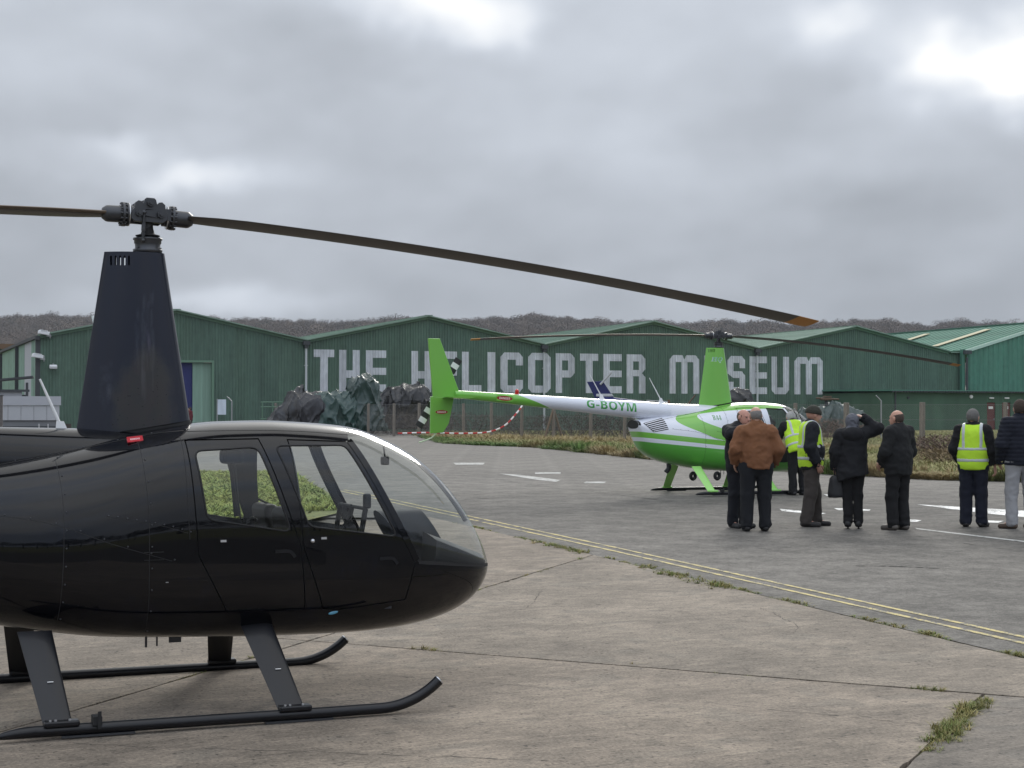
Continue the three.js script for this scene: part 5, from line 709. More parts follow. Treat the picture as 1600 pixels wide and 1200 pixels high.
// ---------------------------------------------------------------- sheeted aircraft behind the fence
const lenC = (px, py, pz, a, b, ra, rb, fz = 1) => { const bx = b[0] - a[0], by = b[1] - a[1], bz = (b[2] - a[2]) / fz, x = px - a[0], y = py - a[1], z = (pz - a[2]) / fz; const t = clamp((x * bx + y * by + z * bz) / (bx * bx + by * by + bz * bz + 1e-9)); return Math.hypot(x - bx * t, y - by * t, z - bz * t) - mix(ra, rb, t); };
const smin = (a, b, k) => { const h = clamp(.5 + .5 * (b - a) / k); return b + (a - b) * h - k * h * (1 - h); };
const ridged = (x, y, z) => 1 - 2 * Math.abs(noise3(x, y, z));
function tarp(caps, lo, hi, cell, fold, seed, hem = .25) { return sdfMesh((x, y, z) => { let d = 1e9; for (const [a, b, ra, rb, k] of caps) d = smin(d, lenC(x, y, z, a, b, ra, rb), k || .35); if (d > .5) return d; const sh = (a, b, c, e) => Math.pow(1 - Math.abs(noise3(a, b, c)), e); const w = fold * (1.5 * sh(x * .75 + seed + y * .35, y * .28, z * .75, 6) + 1.1 * sh(x * 1.5 - y * .55, y * .42 + seed, z * 1.5, 9) + .35 * sh(x * 3.0 + seed, y * 1.6 + x, z * 3.0, 8) - 1.1); return Math.max(d - w, hem - y); }, lo, hi, cell); }
const plast = (c, r = .34) => phy(c, r, { clearcoat: .35, clearcoatRoughness: .25 });
{
  const o = thing('covered_helicopter', 'parked aircraft wrapped in black and dark green tarpaulins', 'helicopter', W3(-11.2, 103), .2);
  part(o, 'black_tarp', tarp([[[-2.9, 1.2, 0], [-2.0, 1.5, 0], .75, 1.05], [[-2.2, 2.2, -.2], [-2.0, 2.85, -.3], .55, .3], [[-3.1, .4, 0], [-1.6, .4, 0], .9, 1.1]], [-4.4, 0, -1.7], [-.7, 3.6, 1.7], .05, .13, 3), plast([.006, .006, .008]), 'black plastic sheet over the nose');
  part(o, 'black_band', tarp([[[-1.5, 1.5, 0], [-.8, 1.5, 0], 1.16, 1.18], [[-1.5, .4, 0], [-.8, .4, 0], 1.15, 1.15]], [-2.8, 0, -1.6], [.6, 3.0, 1.6], .055, .10, 9), plast([.008, .008, .013], .5));
  part(o, 'green_tarp', tarp([[[-.3, 1.5, 0], [.9, 1.45, 0], 1.24, 1.18], [[-.3, .4, 0], [.9, .4, 0], 1.2, 1.1]], [-1.8, 0, -1.7], [2.4, 3.1, 1.7], .045, .15, 14), plast([.022, .058, .05]), 'padded dark green sheet round the cabin');
  part(o, 'tail_tarp', tarp([[[1.85, .6, .2], [2.0, 2.75, .1], 1.05, .92], [[2.35, 2.95, .1], [1.9, 3.05, .1], .68, .66], [[2.6, .5, .2], [2.55, 1.4, .2], .85, .6]], [.3, 0, -1.4], [4.0, 4.2, 1.7], .045, .15, 21), plast([.010, .036, .030], .28), 'tall draped dark green sheet');
}
{
  const o = thing('covered_aircraft', 'black sheeted aircraft behind the fence below the word HELICOPTER', 'aircraft', W3(-7.0, 112), .2); part(o, 'black_sheet', tarp([[[-1.6, 1.2, 0], [1.4, 1.1, 0], 1.0, .9], [[-.8, 2.0, 0], [.5, 2.1, 0], 1.15, 1.2], [[-2.3, .6, 0], [2.2, .5, 0], .9, .9]], [-3.6, 0, -2.2], [3.6, 4, 2.2], .06, .17, 33), plast([.006, .006, .008], .45)); part(o, 'rope', [tube([[-2.2, 1.6, 1.1], [0, 2.2, 1.35], [2.1, 1.5, 1.1]], .03, 14, 5)], M.rubber);
}
{
  const o = thing('covered_aircraft', 'black sheeted aircraft hidden behind the green rotor mast', 'aircraft', W3(13.4, 105), .2); part(o, 'black_sheet', tarp([[[-1.2, 1.0, 0], [1.4, 1.1, 0], .9, 1.0], [[.4, 2.0, 0], [1.0, 2.05, 0], .75, .8], [[-2.6, .9, 0], [2.4, .6, 0], .5, .8]], [-3.8, 0, -2], [3.8, 3.4, 2], .06, .14, 43), plast([.008, .008, .009], .5)); part(o, 'rope', [tube([[-2.2, 1.3, .8], [0, 2.2, 1.1], [2.1, 1.4, 1.0]], .03, 14, 5)], M.rubber);
  const e = thing('wrecked_fuselage', 'dark brown derelict fuselage with a drooping blade behind the tail boom', 'wreck', W3(9.6, 104), .2); part(e, 'hull', tarp([[[-.9, 1.5, 0], [1.3, 1.2, 0], .45, .55], [[.2, .6, 0], [1.2, .6, 0], .7, .7]], [-2, 0, -1.3], [2.4, 2.5, 1.3], .07, .09, 47), std([.035, .030, .027], .7)); part(e, 'rotor_blade', [rod([.2, 2.05, 0], [-1.3, 2.15, .2], .05, .04, 6)], M.paleGrey); part(e, 'rotor_stub', cyl(.10, .08, .5, [.2, 1.95, 0]), std([.16, .09, .05], .8)); part(e, 'frame_tube', [rod([1.1, 1.6, .3], [1.9, 2.5, .1], .06, .05, 6)], std([.09, .06, .04], .8));
}
{
  const o = thing('blue_tail', 'dark blue aircraft tail fin with a white band above the fence', 'aircraft', W3(5.1, 96), 0); const sh = new THREE.Shape(); [[-.75, 3.2], [.12, 3.24], [.78, 2.25], [-.28, 2.25]].forEach((p, i) => i ? sh.lineTo(...p) : sh.moveTo(...p)); sh.closePath(); const ex = (s, dp) => new THREE.ExtrudeGeometry(s, { depth: dp, bevelEnabled: true, bevelSize: .02, bevelThickness: .02, bevelSegments: 2 });
  part(o, 'fin', ex(sh, .12), M.navy); const bd = new THREE.Shape(); [[-.22, 2.5], [.64, 2.5], [.74, 2.38], [-.24, 2.38]].forEach((p, i) => i ? bd.lineTo(...p) : bd.moveTo(...p)); part(o, 'white_band', xf(ex(bd, .16), { p: [0, 0, -.02] }), M.letter); part(o, 'tail_blade', [rod([-.02, 3.05, .2], [.62, 3.75, .2], .07, .06, 6)], M.paleGrey); part(o, 'tail_boom', [rod([-.1, 2.2, .06], [4.0, 1.5, .06], .22, .42, 16)], M.navy);
  part(o, 'landing_leg', rod([3.6, 1.4, .06], [3.7, -.05, .06], .06, .06, 8), M.darkGrey); part(o, 'tail_skid', rod([.5, 2.1, .06], [.2, -.05, .06], .05, .05, 8), M.darkGrey);
}
{
  const o = thing('netted_wreck', 'derelict helicopter under green netting with a bare rotor head', 'wreck', W3(18.5, 97), .2); part(o, 'netting', tarp([[[-1.4, .9, 0], [1.2, 1.0, 0], .75, .8], [[-.2, 1.4, 0], [.2, 1.5, 0], .5, .5], [[.5, 1.2, 0], [1.7, .9, 0], .55, .5]], [-2.8, 0, -1.5], [2.8, 2.6, 1.5], .055, .16, 55), plast([.055, .085, .078], .5)); part(o, 'rotor_mast', cyl(.10, .08, .6, [-.2, 2.0, 0]), M.darkGrey); part(o, 'rotor_hub', [rbox(.6, .16, .4, .05, [-.2, 2.22, 0]), rod([-.2, 2.24, 0], [.55, 2.20, .1], .06, .05, 8), rod([-.2, 2.24, 0], [-.75, 2.28, -.2], .06, .05, 8), rbox(.45, .07, .3, .02, [-.15, 2.36, 0])], std([.11, .075, .05], .8)); part(o, 'rotor_stub', [rod([.9, 1.6, .2], [1.7, 1.5, .4], .05, .04, 6), rod([.5, 1.55, .1], [.3, 1.95, .2], .04, .03, 6)], M.paleGrey);
  const b = thing('metal_debris', 'angled dark sheet metal pieces beside the annex wall', 'debris', W3(21.5, 108), 0); part(b, 'sheet', xf(new THREE.BoxGeometry(1.4, .9, .05), { p: [.2, .9, 0], r: [.2, .3, .6] }), M.darkGrey); part(b, 'sheet', xf(new THREE.BoxGeometry(.9, 1.1, .05), { p: [-.3, .6, .2], r: [-.2, -.4, .1] }), M.paleGrey);
}
// ---------------------------------------------------------------- bits and pieces by the first hangar
{
  const o = thing('storage_shed', 'grey flat boarded shed at the left edge of the picture', 'shed', W3(-30.2, 97), .25); for (let i = 0; i < 9; i++) part(o, 'board', box(.70, .86, .06, [-2.4 + i * .72, 1.42, .9]), M.paleGrey); part(o, 'fascia', box(6.7, .52, .10, [.45, 2.12, .95]), std([.40, .41, .44], .7)); part(o, 'wall', box(6.4, 1.9, 1.6, [.45, .9, 0]), std([.20, .205, .215], .8)); part(o, 'plinth', box(6.5, .7, .1, [.45, .3, .93]), M.darkGrey);
  const p = thing('hangar_porch', 'grey lean-to porch with a black edge left of the corner post', 'porch', W3(-31.8, 103), .25); part(p, 'roof', box(4.2, .12, 2.4, [0, 3.4, 0], [0, 0, .10]), M.darkGrey); part(p, 'wall_panel', box(1.9, 3.2, .1, [-1.0, 1.7, .9]), M.paleGrey); part(p, 'wall_panel', box(1.4, 2.4, .1, [.75, 1.5, .9]), std([.30, .31, .33], .7)); part(p, 'post', box(.16, 3.3, .16, [1.75, 1.6, 1.0]), M.darkGrey); part(p, 'opening', box(.7, 2.2, .12, [1.35, 1.4, .86]), M.darkGrey); part(p, 'rail', box(3.8, .14, .14, [0, 2.75, 1.0]), M.darkGrey);
  const c = thing('metal_trestle', 'pale metal trestle standing before the grey shed', 'trestle', W3(-25.6, 91), .2); for (const x of [-.24, .24]) part(c, 'leg', rod([x, -.02, 0], [x, .85, 0], .035, .035, 8), M.bright); part(c, 'crossbar', rod([-.24, .48, 0], [.24, .48, 0], .03, .03, 8), M.bright);
  for (const [x, w, l] of [[-24.6, .5, 'dark brown crate next to the pale trestle'], [-23.3, .8, 'wide dark brown crate right of the narrow crate']]) { const k = thing('crate', l, 'crate', W3(x, 92), .2); const m = std([.055, .045, .038], .85); for (let i = 0; i < 4; i++) part(k, 'plank', box(w, .19, .04, [0, .12 + i * .21, .26]), m); part(k, 'crate_body', box(w - .04, .82, .48, [0, .42, 0]), m); }
  const bl = thing('bollard', 'dark timber bollard at the left edge by the shed', 'bollard', W3(-26.4, 86), 0); part(bl, 'post', rbox(.16, 2.4, .16, .03, [0, 1.15, 0]), std([.12, .11, .105], .9)); part(bl, 'cap', box(.2, .06, .2, [0, 2.37, 0]), M.darkGrey);
  const s = thing('notice_board', 'narrow white notice board against the hangar wall', 'sign', W3(-25.4, 106), FA); part(s, 'panel', box(.45, 1.3, .05, [0, 1.75, 0]), std([.72, .74, .74], .6)); part(s, 'post', box(.08, 1.9, .06, [0, .9, -.05]), M.steel);
  const bn = thing('white_banner', 'pale blue white sheet hanging on the fence near the hangar door', 'banner', W3(-17.6, 101), .2); part(bn, 'sheet', (() => { const g = new THREE.PlaneGeometry(.5, .92, 8, 12), a = g.attributes.position; for (let i = 0; i < a.count; i++) a.setZ(i, .03 * Math.sin(a.getX(i) * 14 + a.getY(i) * 3)); g.computeVertexNormals(); return xf(g, { p: [0, 1.75, 0] }); })(), std([.55, .62, .70], .7)); part(bn, 'pole', rod([-.28, -.05, 0], [-.28, 2.25, 0], .03, .03, 8), M.steel);
  const gt = thing('gate', 'green tubular gate in the fence left of the wrapped aircraft', 'gate', W3(-15.6, 104), .2); for (const y of [.3, 1.0, 1.75, 2.05]) part(gt, 'rail', rod([-.1, y, 0], [1.9, y, 0], .04, .04, 6), M.trim); for (const x of [0, .65, 1.3, 1.85]) part(gt, 'upright', rod([x, -.02, 0], [x, 2.1, 0], .04, .04, 6), M.trim);
  const y = thing('wall_pipe', 'yellow pipe elbow and rail on the first hangar wall', 'pipe', facP(-5.9, 2.75, .12), FA); part(y, 'elbow', tube([[0, .5, 0], [0, .1, .05], [.25, 0, .05]], .07, 12, 8), std([.45, .30, .06], .6)); part(y, 'rail', rod([.25, 0, .05], [4.2, 0, .05], .05, .05, 8), M.paleGrey);
}
// small houses on the lower hillside at far left
[[-143, 470, 'tiny white cottage on the hillside at the far left edge'], [-150, 452, 'tiny brick cottage below the white hillside cottage']].forEach(([x, d, l], i) => { const o = thing('house', l, 'house', [x, hillY(Math.atan2(x, d) / RAD, d) - .3, -d], .4 + i * .3); part(o, 'wall', box(7, 3.6, 5.5, [0, 1.7, 0]), std(i ? [.26, .15, .10] : [.62, .60, .57], .85)); const sh = new THREE.Shape(); sh.moveTo(-3.2, 0); sh.lineTo(3.2, 0); sh.lineTo(0, 2.0); sh.closePath(); part(o, 'roof', xf(new THREE.ExtrudeGeometry(sh, { depth: 7.5, bevelEnabled: false }), { p: [-3.75, 3.5, 0], r: [0, Math.PI / 2, 0] }), std([.17, .10, .075], .9)); for (const wx of [-2, 2]) part(o, 'window', box(1.1, 1.2, .1, [wx, 2.0, 2.78]), M.darkGrey); part(o, 'door', box(1, 2.1, .1, [0, 1.1, 2.78]), M.darkGrey); });
// trees and hedge on the open side behind the viewer, mirrored by the black paint
{
  const r = rng(63), im = new THREE.InstancedMesh(bareTree(9, 520, .95), twig, 60), m = new THREE.Matrix4(), q = new THREE.Quaternion(), c = new THREE.Color();
  for (let i = 0; i < 60; i++) { const a = (-80 + 160 * (i + r()) / 60) * RAD, d = 62 + 16 * r(), h = 4.5 + 4 * r() * r(); q.setFromAxisAngle(V3(0, 1, 0), r() * 6.28); m.compose(V3(Math.sin(a) * d, -.4, Math.cos(a) * d), q, V3(h * 1.25, h, h * 1.25)); im.setMatrixAt(i, m); const k = .5 + .5 * r(); c.setRGB(.06 * k, .065 * k, .04 * k); im.setColorAt(i, c); }
  im.name = 'roadside_trees'; im.userData = { label: 'dark belt of trees across the field facing the helicopters', category: 'trees', kind: 'stuff' }; scene.add(im);
}
// ---------------------------------------------------------------- people (local: facing +z, own left is +x)
const ell = (x, y, z, c, r) => { const a = (x - c[0]) / r[0], b = (y - c[1]) / r[1], d = (z - c[2]) / r[2], k = Math.sqrt(a * a + b * b + d * d); return (k - 1) * Math.min(r[0], r[1], r[2]) * (k < .2 ? 1 : 1); };
function handGeo(mir, curl) {                                        // wrist at origin, fingers down -y, palm faces +z, thumb +x
  const F = []; [[-.030, .056, -.088], [-.010, .070, -.096], [.011, .076, -.097], [.031, .068, -.092]].forEach(([x, L, y], i) => { let p = [x, y, 0], a = curl * .5; for (let k = 0; k < 3; k++) { const l = L * [.46, .30, .24][k]; const q = [p[0] + x * .10, p[1] - l * Math.cos(a), p[2] + l * Math.sin(a)]; F.push([p, q, .0092 - k * .0008, .0086 - k * .0008]); p = q; a += curl * .75; } });
  const T = [[[.030, -.028, .004], [.056, -.058, .014], .014, .011], [[.056, -.058, .014], [.060, -.088, .026], .011, .009]];
  const g = sdfMesh((x, y, z) => { let d = lenC(x, y, z, [0, .02, 0], [0, -.04, 0], .026, .034, .62); d = smin(d, lenC(x, y, z, [-.012, -.075, 0], [.014, -.08, 0], .026, .028, .5), .02); for (const [a, b, r0, r1] of F) d = smin(d, lenC(x, y, z, a, b, r0, r1), .004); for (const [a, b, r0, r1] of T) d = smin(d, lenC(x, y, z, a, b, r0, r1), .008); return d; }, [-.065, -.20, -.05], [.09, .05, .10], .0058);
  return mir ? geoFlipX(g) : g;
}
function geoFlipX(g) { const q = g.clone(), p = q.attributes.position; for (let i = 0; i < p.count; i++) p.setX(i, -p.getX(i)); const ix = q.index.array; for (let i = 0; i < ix.length; i += 3) { const t = ix[i]; ix[i] = ix[i + 1]; ix[i + 1] = t; } q.computeVertexNormals(); return q; }
const HANDS = {}; const hand = (mir, curl) => { const k = mir + '_' + curl; return (HANDS[k] = HANDS[k] || handGeo(mir, curl)).clone(); };
function headSdf(x, y, z) { // centred in the skull, chin at about -.115, crown +.118
  let d = ell(x, y, z, [0, .022, -.012], [.077, .096, .098]); d = smin(d, ell(x, y, z, [0, -.045, .028], [.060, .070, .066]), .03); d = smin(d, lenC(x, y, z, [0, .022, .083], [0, -.022, .106], .009, .014), .012); d = smin(d, lenC(x, y, z, [-.036, .030, .074], [.036, .030, .074], .012, .012), .012);
  d = Math.max(d, -ell(x, y, z, [.032, .012, .098], [.017, .011, .016])); d = Math.max(d, -ell(x, y, z, [-.032, .012, .098], [.017, .011, .016])); d = smin(d, lenC(x, y, z, [-.018, -.058, .086], [.018, -.058, .086], .008, .008), .008); d = Math.max(d, -lenC(x, y, z, [-.022, -.0565, .098], [.022, -.0565, .098], .0028, .0028));
  for (const s of [-1, 1]) d = smin(d, Math.max(ell(x, y, z, [s * .079, .002, -.008], [.012, .034, .021])), .006); return d;
}
const skinMat = (c) => phy(c, .55, { sheen: .1 }), cloth = (c, r = .92) => std(c, r), dk = c => Math.max(...c) < .045 ? c.map(v => v * .5) : c;
function person(cfg) {
  const k = (cfg.h || 1.75) / 1.75, g = cfg.girth || 1, o = thing('person', cfg.label, 'person', cfg.pos, cfg.yaw); const cell = cfg.cell || .0155;
  const J = { hipL: [.095, .92, 0], hipR: [-.095, .92, 0], knL: [.105, .50, .02], knR: [-.105, .50, .02], anL: [.11, .09, -.02], anR: [-.11, .09, -.02], toeL: [.135, .04, .15], toeR: [-.135, .04, .15], pel: [0, .97, 0], wst: [0, 1.12, 0], chs: [0, 1.31, -.005], shL: [.185, 1.435, -.015], shR: [-.185, 1.435, -.015], nek: [0, 1.50, -.015], hed: [0, 1.632, .02], elL: [.255, 1.155, -.04], elR: [-.255, 1.155, -.04], wrL: [.265, .90, .03], wrR: [-.265, .90, .03], ...cfg.J };
  for (const n in J) J[n] = J[n].map(v => v * k);
  const gx = .9 + .1 * g, N = cfg.seed || 1;
  const torso = (x, y, z, e) => { let d = lenC(x, y, z, J.pel, J.wst, (.150 * g + e) * k, (.150 * g + e) * k, .72); d = smin(d, lenC(x, y, z, J.wst, J.chs, (.150 * g + e) * k, (.168 * gx + e) * k, .68), .06); if (cfg.belly) d = smin(d, ell(x, y, z, [J.wst[0], J.wst[1] - .02, J.wst[2] + cfg.belly], [(.15 * g + e), .16, (.13 + e)]), .08); d = smin(d, lenC(x, y, z, J.shL, J.shR, (.058 * gx + e * .7) * k, (.058 * gx + e * .7) * k), .09); return smin(d, lenC(x, y, z, J.chs, J.nek, (.10 + e) * k, (.055 + e * .6) * k, .8), .07); };
  const arm = (x, y, z, s, e) => { const d = lenC(x, y, z, J['sh' + s], J['el' + s], (.056 * gx + e) * k, (.044 * gx + e) * k); return smin(d, lenC(x, y, z, J['el' + s], J['wr' + s], (.044 * gx + e) * k, (.030 + e * .8) * k), .03); };
  const leg = (x, y, z, s, e, e2) => { const d = lenC(x, y, z, J['hip' + s], J['kn' + s], (.086 * gx + e) * k, (.058 + e) * k); return smin(d, lenC(x, y, z, J['kn' + s], J['an' + s], (.056 + e) * k, (.042 + e2) * k), .04); };
  const all = Object.values(J), lo = [0, 1, 2].map(i => Math.min(...all.map(p => p[i])) - .27), hi = [0, 1, 2].map(i => Math.max(...all.map(p => p[i])) + .27); lo[1] = Math.max(lo[1], -.03);
  const fold = (x, y, z, a, f = 1) => a * (.8 * ridged(x * 5 * f + N + y * 1.5, y * 6 * f - x * 2, z * 5 * f) + .6 * ridged(x * 11 * f, y * 12 * f + N + x * 4, z * 11 * f) + .25 * ridged(x * 22, y * 20 + N, z * 22));
  const mesh = (f, c = cell) => sdfMesh(f, lo, hi, c);
  // body: trunk, limbs, head and hands in one skin
  const hm = new THREE.Matrix4().compose(V3(...J.hed), new THREE.Quaternion().setFromEuler(new THREE.Euler(cfg.headPitch || 0, cfg.headYaw || 0, cfg.headRoll || 0, 'YXZ')), V3(k * 1.07, k * 1.07, k * 1.07));
  const skin = [mesh((x, y, z) => { let d = torso(x, y, z, -.02); d = Math.min(d, arm(x, y, z, 'L', -.006), arm(x, y, z, 'R', -.006), leg(x, y, z, 'L', -.01, -.008), leg(x, y, z, 'R', -.01, -.008), lenC(x, y, z, J.anL, J.toeL, .026, .022), lenC(x, y, z, J.anR, J.toeR, .026, .022)); return smin(d, lenC(x, y, z, J.nek, [J.hed[0], J.hed[1] - .04 * k, J.hed[2] - .03 * k], .056 * k, .054 * k), .03); }, .02)];
  skin.push(sdfMesh(headSdf, [-.11, -.14, -.13], [.11, .135, .14], cfg.cell ? .012 : .0065).applyMatrix4(hm));
  for (const s of ['L', 'R']) { const w = V3(...J['wr' + s]), dir = cfg['hand' + s] ? V3(...cfg['hand' + s]).normalize() : w.clone().sub(V3(...J['el' + s])).normalize(); const pal = V3(...(cfg['palm' + s] || [s === 'L' ? -1 : 1, 0, .2])); const Y = dir.clone().negate(), Z = pal.sub(Y.clone().multiplyScalar(pal.dot(Y))).normalize(), X = new THREE.Vector3().crossVectors(Y, Z); const m = new THREE.Matrix4().makeBasis(X, Y, Z).setPosition(w.clone().addScaledVector(dir, .005)); const th = X.dot(V3(0, 0, 1)) > 0; skin.push(hand(!th, cfg['curl' + s] || .45).applyMatrix4(m)); }
  const body = part(o, 'body', skin, skinMat(cfg.skin || [.46, .27, .20]));
  const headPart = (name, f, mat, c = .0075) => part(o, name, sdfMesh(f, [-.15, -.19, -.16], [.15, .19, .16], cfg.cell ? .012 : c).applyMatrix4(hm), mat);
  for (const s of [-1, 1]) part(o, 'eye', sph(.0115, [0, 0, 0], [1, .8, 1], 10).translate(s * .032, .012, .083).applyMatrix4(hm), std([.10, .08, .07], .3));
  if (cfg.hair) { const t = cfg.hair.type; headPart('hair', (x, y, z) => { let d = ell(x, y, z, [0, .022, -.014], [.083, .103, .104]) - .004 * noise3(x * 60, y * 40, z * 60) - (t === 'short' ? .004 : 0); if (t === 'short') { d = Math.max(d, (z - .055) * .8 - (y - .03) * .55 - .0); d = Math.max(d, -(y + .075 + .4 * z)); } else { d = Math.max(d, y - .052 - .25 * (-z), z - .035, -(y + .07 + .3 * z)); d -= -.004; } return d; }, cloth(cfg.hair.c)); }
  if (cfg.beanie) headPart('beanie', (x, y, z) => { const d = ell(x, y, z, [0, .030, -.012], [.094, .108, .114]) - .003 * ridged(x * 40, y * 8, z * 40); const rim = Math.max(Math.abs(y - .045 - .10 * z * -1) - .028, ell(x, y, z, [0, .03, -.012], [.099, .112, .119])); return Math.min(Math.max(d, -(y - .045 + .1 * z)), rim); }, cloth(cfg.beanie));
  if (cfg.scarf) { headPart('scarf', (x, y, z) => { let d = ell(x, y, z, [0, .028, -.018], [.098, .112, .116]) - .008 * ridged(x * 14, y * 22 + z * 12, z * 14); d = Math.max(d, (z - .05) * .8 - (y - .03) * .5); return smin(d, ell(x, y, z, [0, -.11, -.045], [.105, .065, .095]) - .009 * ridged(x * 12, y * 24, z * 12), .04); }, cloth(cfg.scarf)); }
  // trousers
  if (cfg.trousers) { const e = cfg.trousers.loose || .022, top = (cfg.trousers.top || 1.06) * k; part(o, cfg.trousers.name || 'trousers', mesh((x, y, z) => { let d = Math.min(leg(x, y, z, 'L', e * .85, e * .85 + .008), leg(x, y, z, 'R', e * .85, e * .85 + .008)); let p = lenC(x, y, z, J.hipL, J.hipR, (.098 * gx + e * .6) * k, (.098 * gx + e * .6) * k, .95); p = smin(p, lenC(x, y, z, J.pel, J.wst, (.148 * g + .006) * k, (.148 * g + .006) * k, .72), .05); d = smin(d, p, .05); if (d > .08) return d; const ank = sstep(.45, .12, y); return Math.max(d - fold(x * .8, y * (1 + .6 * ank), z * .8, .012 + .003 * ank), cfg.seated ? -1 : y - top, .026 * k - y); }), cloth(dk(cfg.trousers.c))); }
  // jacket or coat
  if (cfg.jacket) {
    const jk = cfg.jacket, e = jk.loose || .035, hem = (jk.hem || .86) * k; const mat = jk.mat || cloth(dk(jk.c), jk.rough || .92);
    const flare = jk.flare || 0, f = (x, y, z, ex = 0) => { let d = torso(x, y, z, e + ex); if (!cfg.lean) { d = smin(d, lenC(x, y, z, [J.pel[0], hem + .02, J.pel[2]], [J.wst[0], J.wst[1], J.wst[2]], (.155 * g + e * .8 + flare + ex) * k, (.150 * g + e + ex) * k, .76), .05); d = Math.max(d, hem - y + (jk.slant || 0) * x); } else d = Math.max(d, (J.pel[1] - .04 - y) + 0); return d; };
    part(o, jk.name || 'jacket', mesh((x, y, z) => { let d = f(x, y, z); const a = Math.min(arm(x, y, z, 'L', e * .75), arm(x, y, z, 'R', e * .75)); d = smin(d, a, .025); if (d > .08) return d; const qz = jk.quilt ? jk.quilt * Math.abs(Math.sin(y * Math.PI / .062)) : 0; d = d - fold(x, y, z, (jk.fold || .010) * 1.55) - qz; d = Math.max(d, -(lenC(x, y, z, J.wrL, [J.wrL[0] * 2 - J.elL[0], J.wrL[1] * 2 - J.elL[1], J.wrL[2] * 2 - J.elL[2]], .06, .06) - 0), -(lenC(x, y, z, J.wrR, [J.wrR[0] * 2 - J.elR[0], J.wrR[1] * 2 - J.elR[1], J.wrR[2] * 2 - J.elR[2]], .06, .06))); return d; }), mat);
    if (jk.collar !== 0) part(o, 'collar', mesh((x, y, z) => Math.max(lenC(x, y, z, [J.nek[0], J.nek[1] - .02, J.nek[2]], [J.nek[0], J.nek[1] + .05 * k, J.nek[2] + .008], .085 * k, .075 * k, .95) - fold(x, y, z, .004), y - J.nek[1] - (jk.collar || .045) * k, -(lenC(x, y, z, [J.nek[0], J.nek[1] + .02, J.nek[2] + .01], [J.nek[0], J.nek[1] + .2, J.nek[2] + .03], .058 * k, .066 * k))), .012), mat);
    if (jk.band) part(o, 'waistband', mesh((x, y, z) => { const d = f(x, y, z, -.006); return d > .06 ? d : Math.max(d - .004 * ridged(x * 30, 0, z * 30), y - hem - .055 * k, hem - .035 * k - y); }, .014), cloth(jk.band));
    if (jk.hood) part(o, 'hood', mesh((x, y, z) => ell(x, y, z, [J.nek[0], J.nek[1] - .05, J.nek[2] - .085], [.15, .10, .085]) - fold(x, y, z, .010)), mat);
    if (cfg.vest) {
      const vz = (x, y, z, ex) => { let d = lenC(x, y, z, [J.pel[0], J.pel[1] - .02, J.pel[2]], J.wst, (.155 * g + e + .018 + ex) * k, (.152 * g + e + .018 + ex) * k, .76); d = smin(d, lenC(x, y, z, J.wst, J.chs, (.152 * g + e + .018 + ex) * k, (.168 * gx + e + .014 + ex) * k, .74), .06); d = smin(d, lenC(x, y, z, [J.shL[0] * .62, J.shL[1] + .005, J.shL[2]], [J.shR[0] * .62, J.shR[1] + .005, J.shR[2]], (.070 + e * .75 + ex) * k, (.070 + e * .75 + ex) * k), .09); d -= fold(x, y, z, .007); d = Math.max(d, -(lenC(x, y, z, [J.nek[0], J.nek[1] - .02, J.nek[2] + .02], [J.nek[0], J.nek[1] + .2, J.nek[2] + .03], .075 * k, .10 * k))); const up = [J.nek[0] - J.pel[0], J.nek[1] - J.pel[1], J.nek[2] - J.pel[2]], L = Math.hypot(...up), h = ((x - J.pel[0]) * up[0] + (y - J.pel[1]) * up[1] + (z - J.pel[2]) * up[2]) / L; return [Math.max(d, -.115 * k - h + (cfg.vest.hem || 0)), h]; };
      const V = part(o, 'hi_vis_vest', mesh((x, y, z) => vz(x, y, z, 0)[0]), std([.50, .80, .035], .75)), refl = std([.50, .53, .55], .45);
      for (const b of [.03, .20]) part(V, 'reflective_band', mesh((x, y, z) => { const [d, h] = vz(x, y, z, .005); return Math.max(d, Math.abs(h - b * k) - .025); }, .0135), refl);
      for (const s of [1, -1]) part(V, 'reflective_band', mesh((x, y, z) => { const [d, h] = vz(x, y, z, .005); return Math.max(d, Math.abs(x - s * .125 * gx * k - (J.chs[0] - 0)) - .024, .20 * k - h); }, .0135), refl);
    }
  }
  // shoes
  for (const s of ['L', 'R']) { const a = J['an' + s], t = J['toe' + s], dx = t[0] - a[0], dz = t[2] - a[2], L = Math.hypot(dx, dz), hx = a[0] - dx / L * .045, hz = a[2] - dz / L * .045; const by = (cfg.heel ? a[1] - .09 * k : a[1] - .09 * k); part(o, cfg.shoeName || 'shoe', sdfMesh((x, y, z) => { let d = lenC(x, y, z, [hx, by + .045, hz], [t[0], by + .030, t[2]], .044, .042); d = smin(d, lenC(x, y, z, a, [a[0], by + .05, a[2]], cfg.boot ? .060 : .052, .048), .03); return Math.max(d - fold(x, y, z, .002), by - y); }, [Math.min(a[0], t[0]) - .14, by - .03, Math.min(a[2], t[2]) - .14], [Math.max(a[0], t[0]) + .14, by + .2, Math.max(a[2], t[2]) + .14], .011), cloth(cfg.shoes || [.02, .02, .02], .6)); }
  if (cfg.extra) cfg.extra(o, J, k, mesh, fold);
  return o;
}
const at = (x, d, up = 0) => [x, gY(d) + .001 + up, -d];
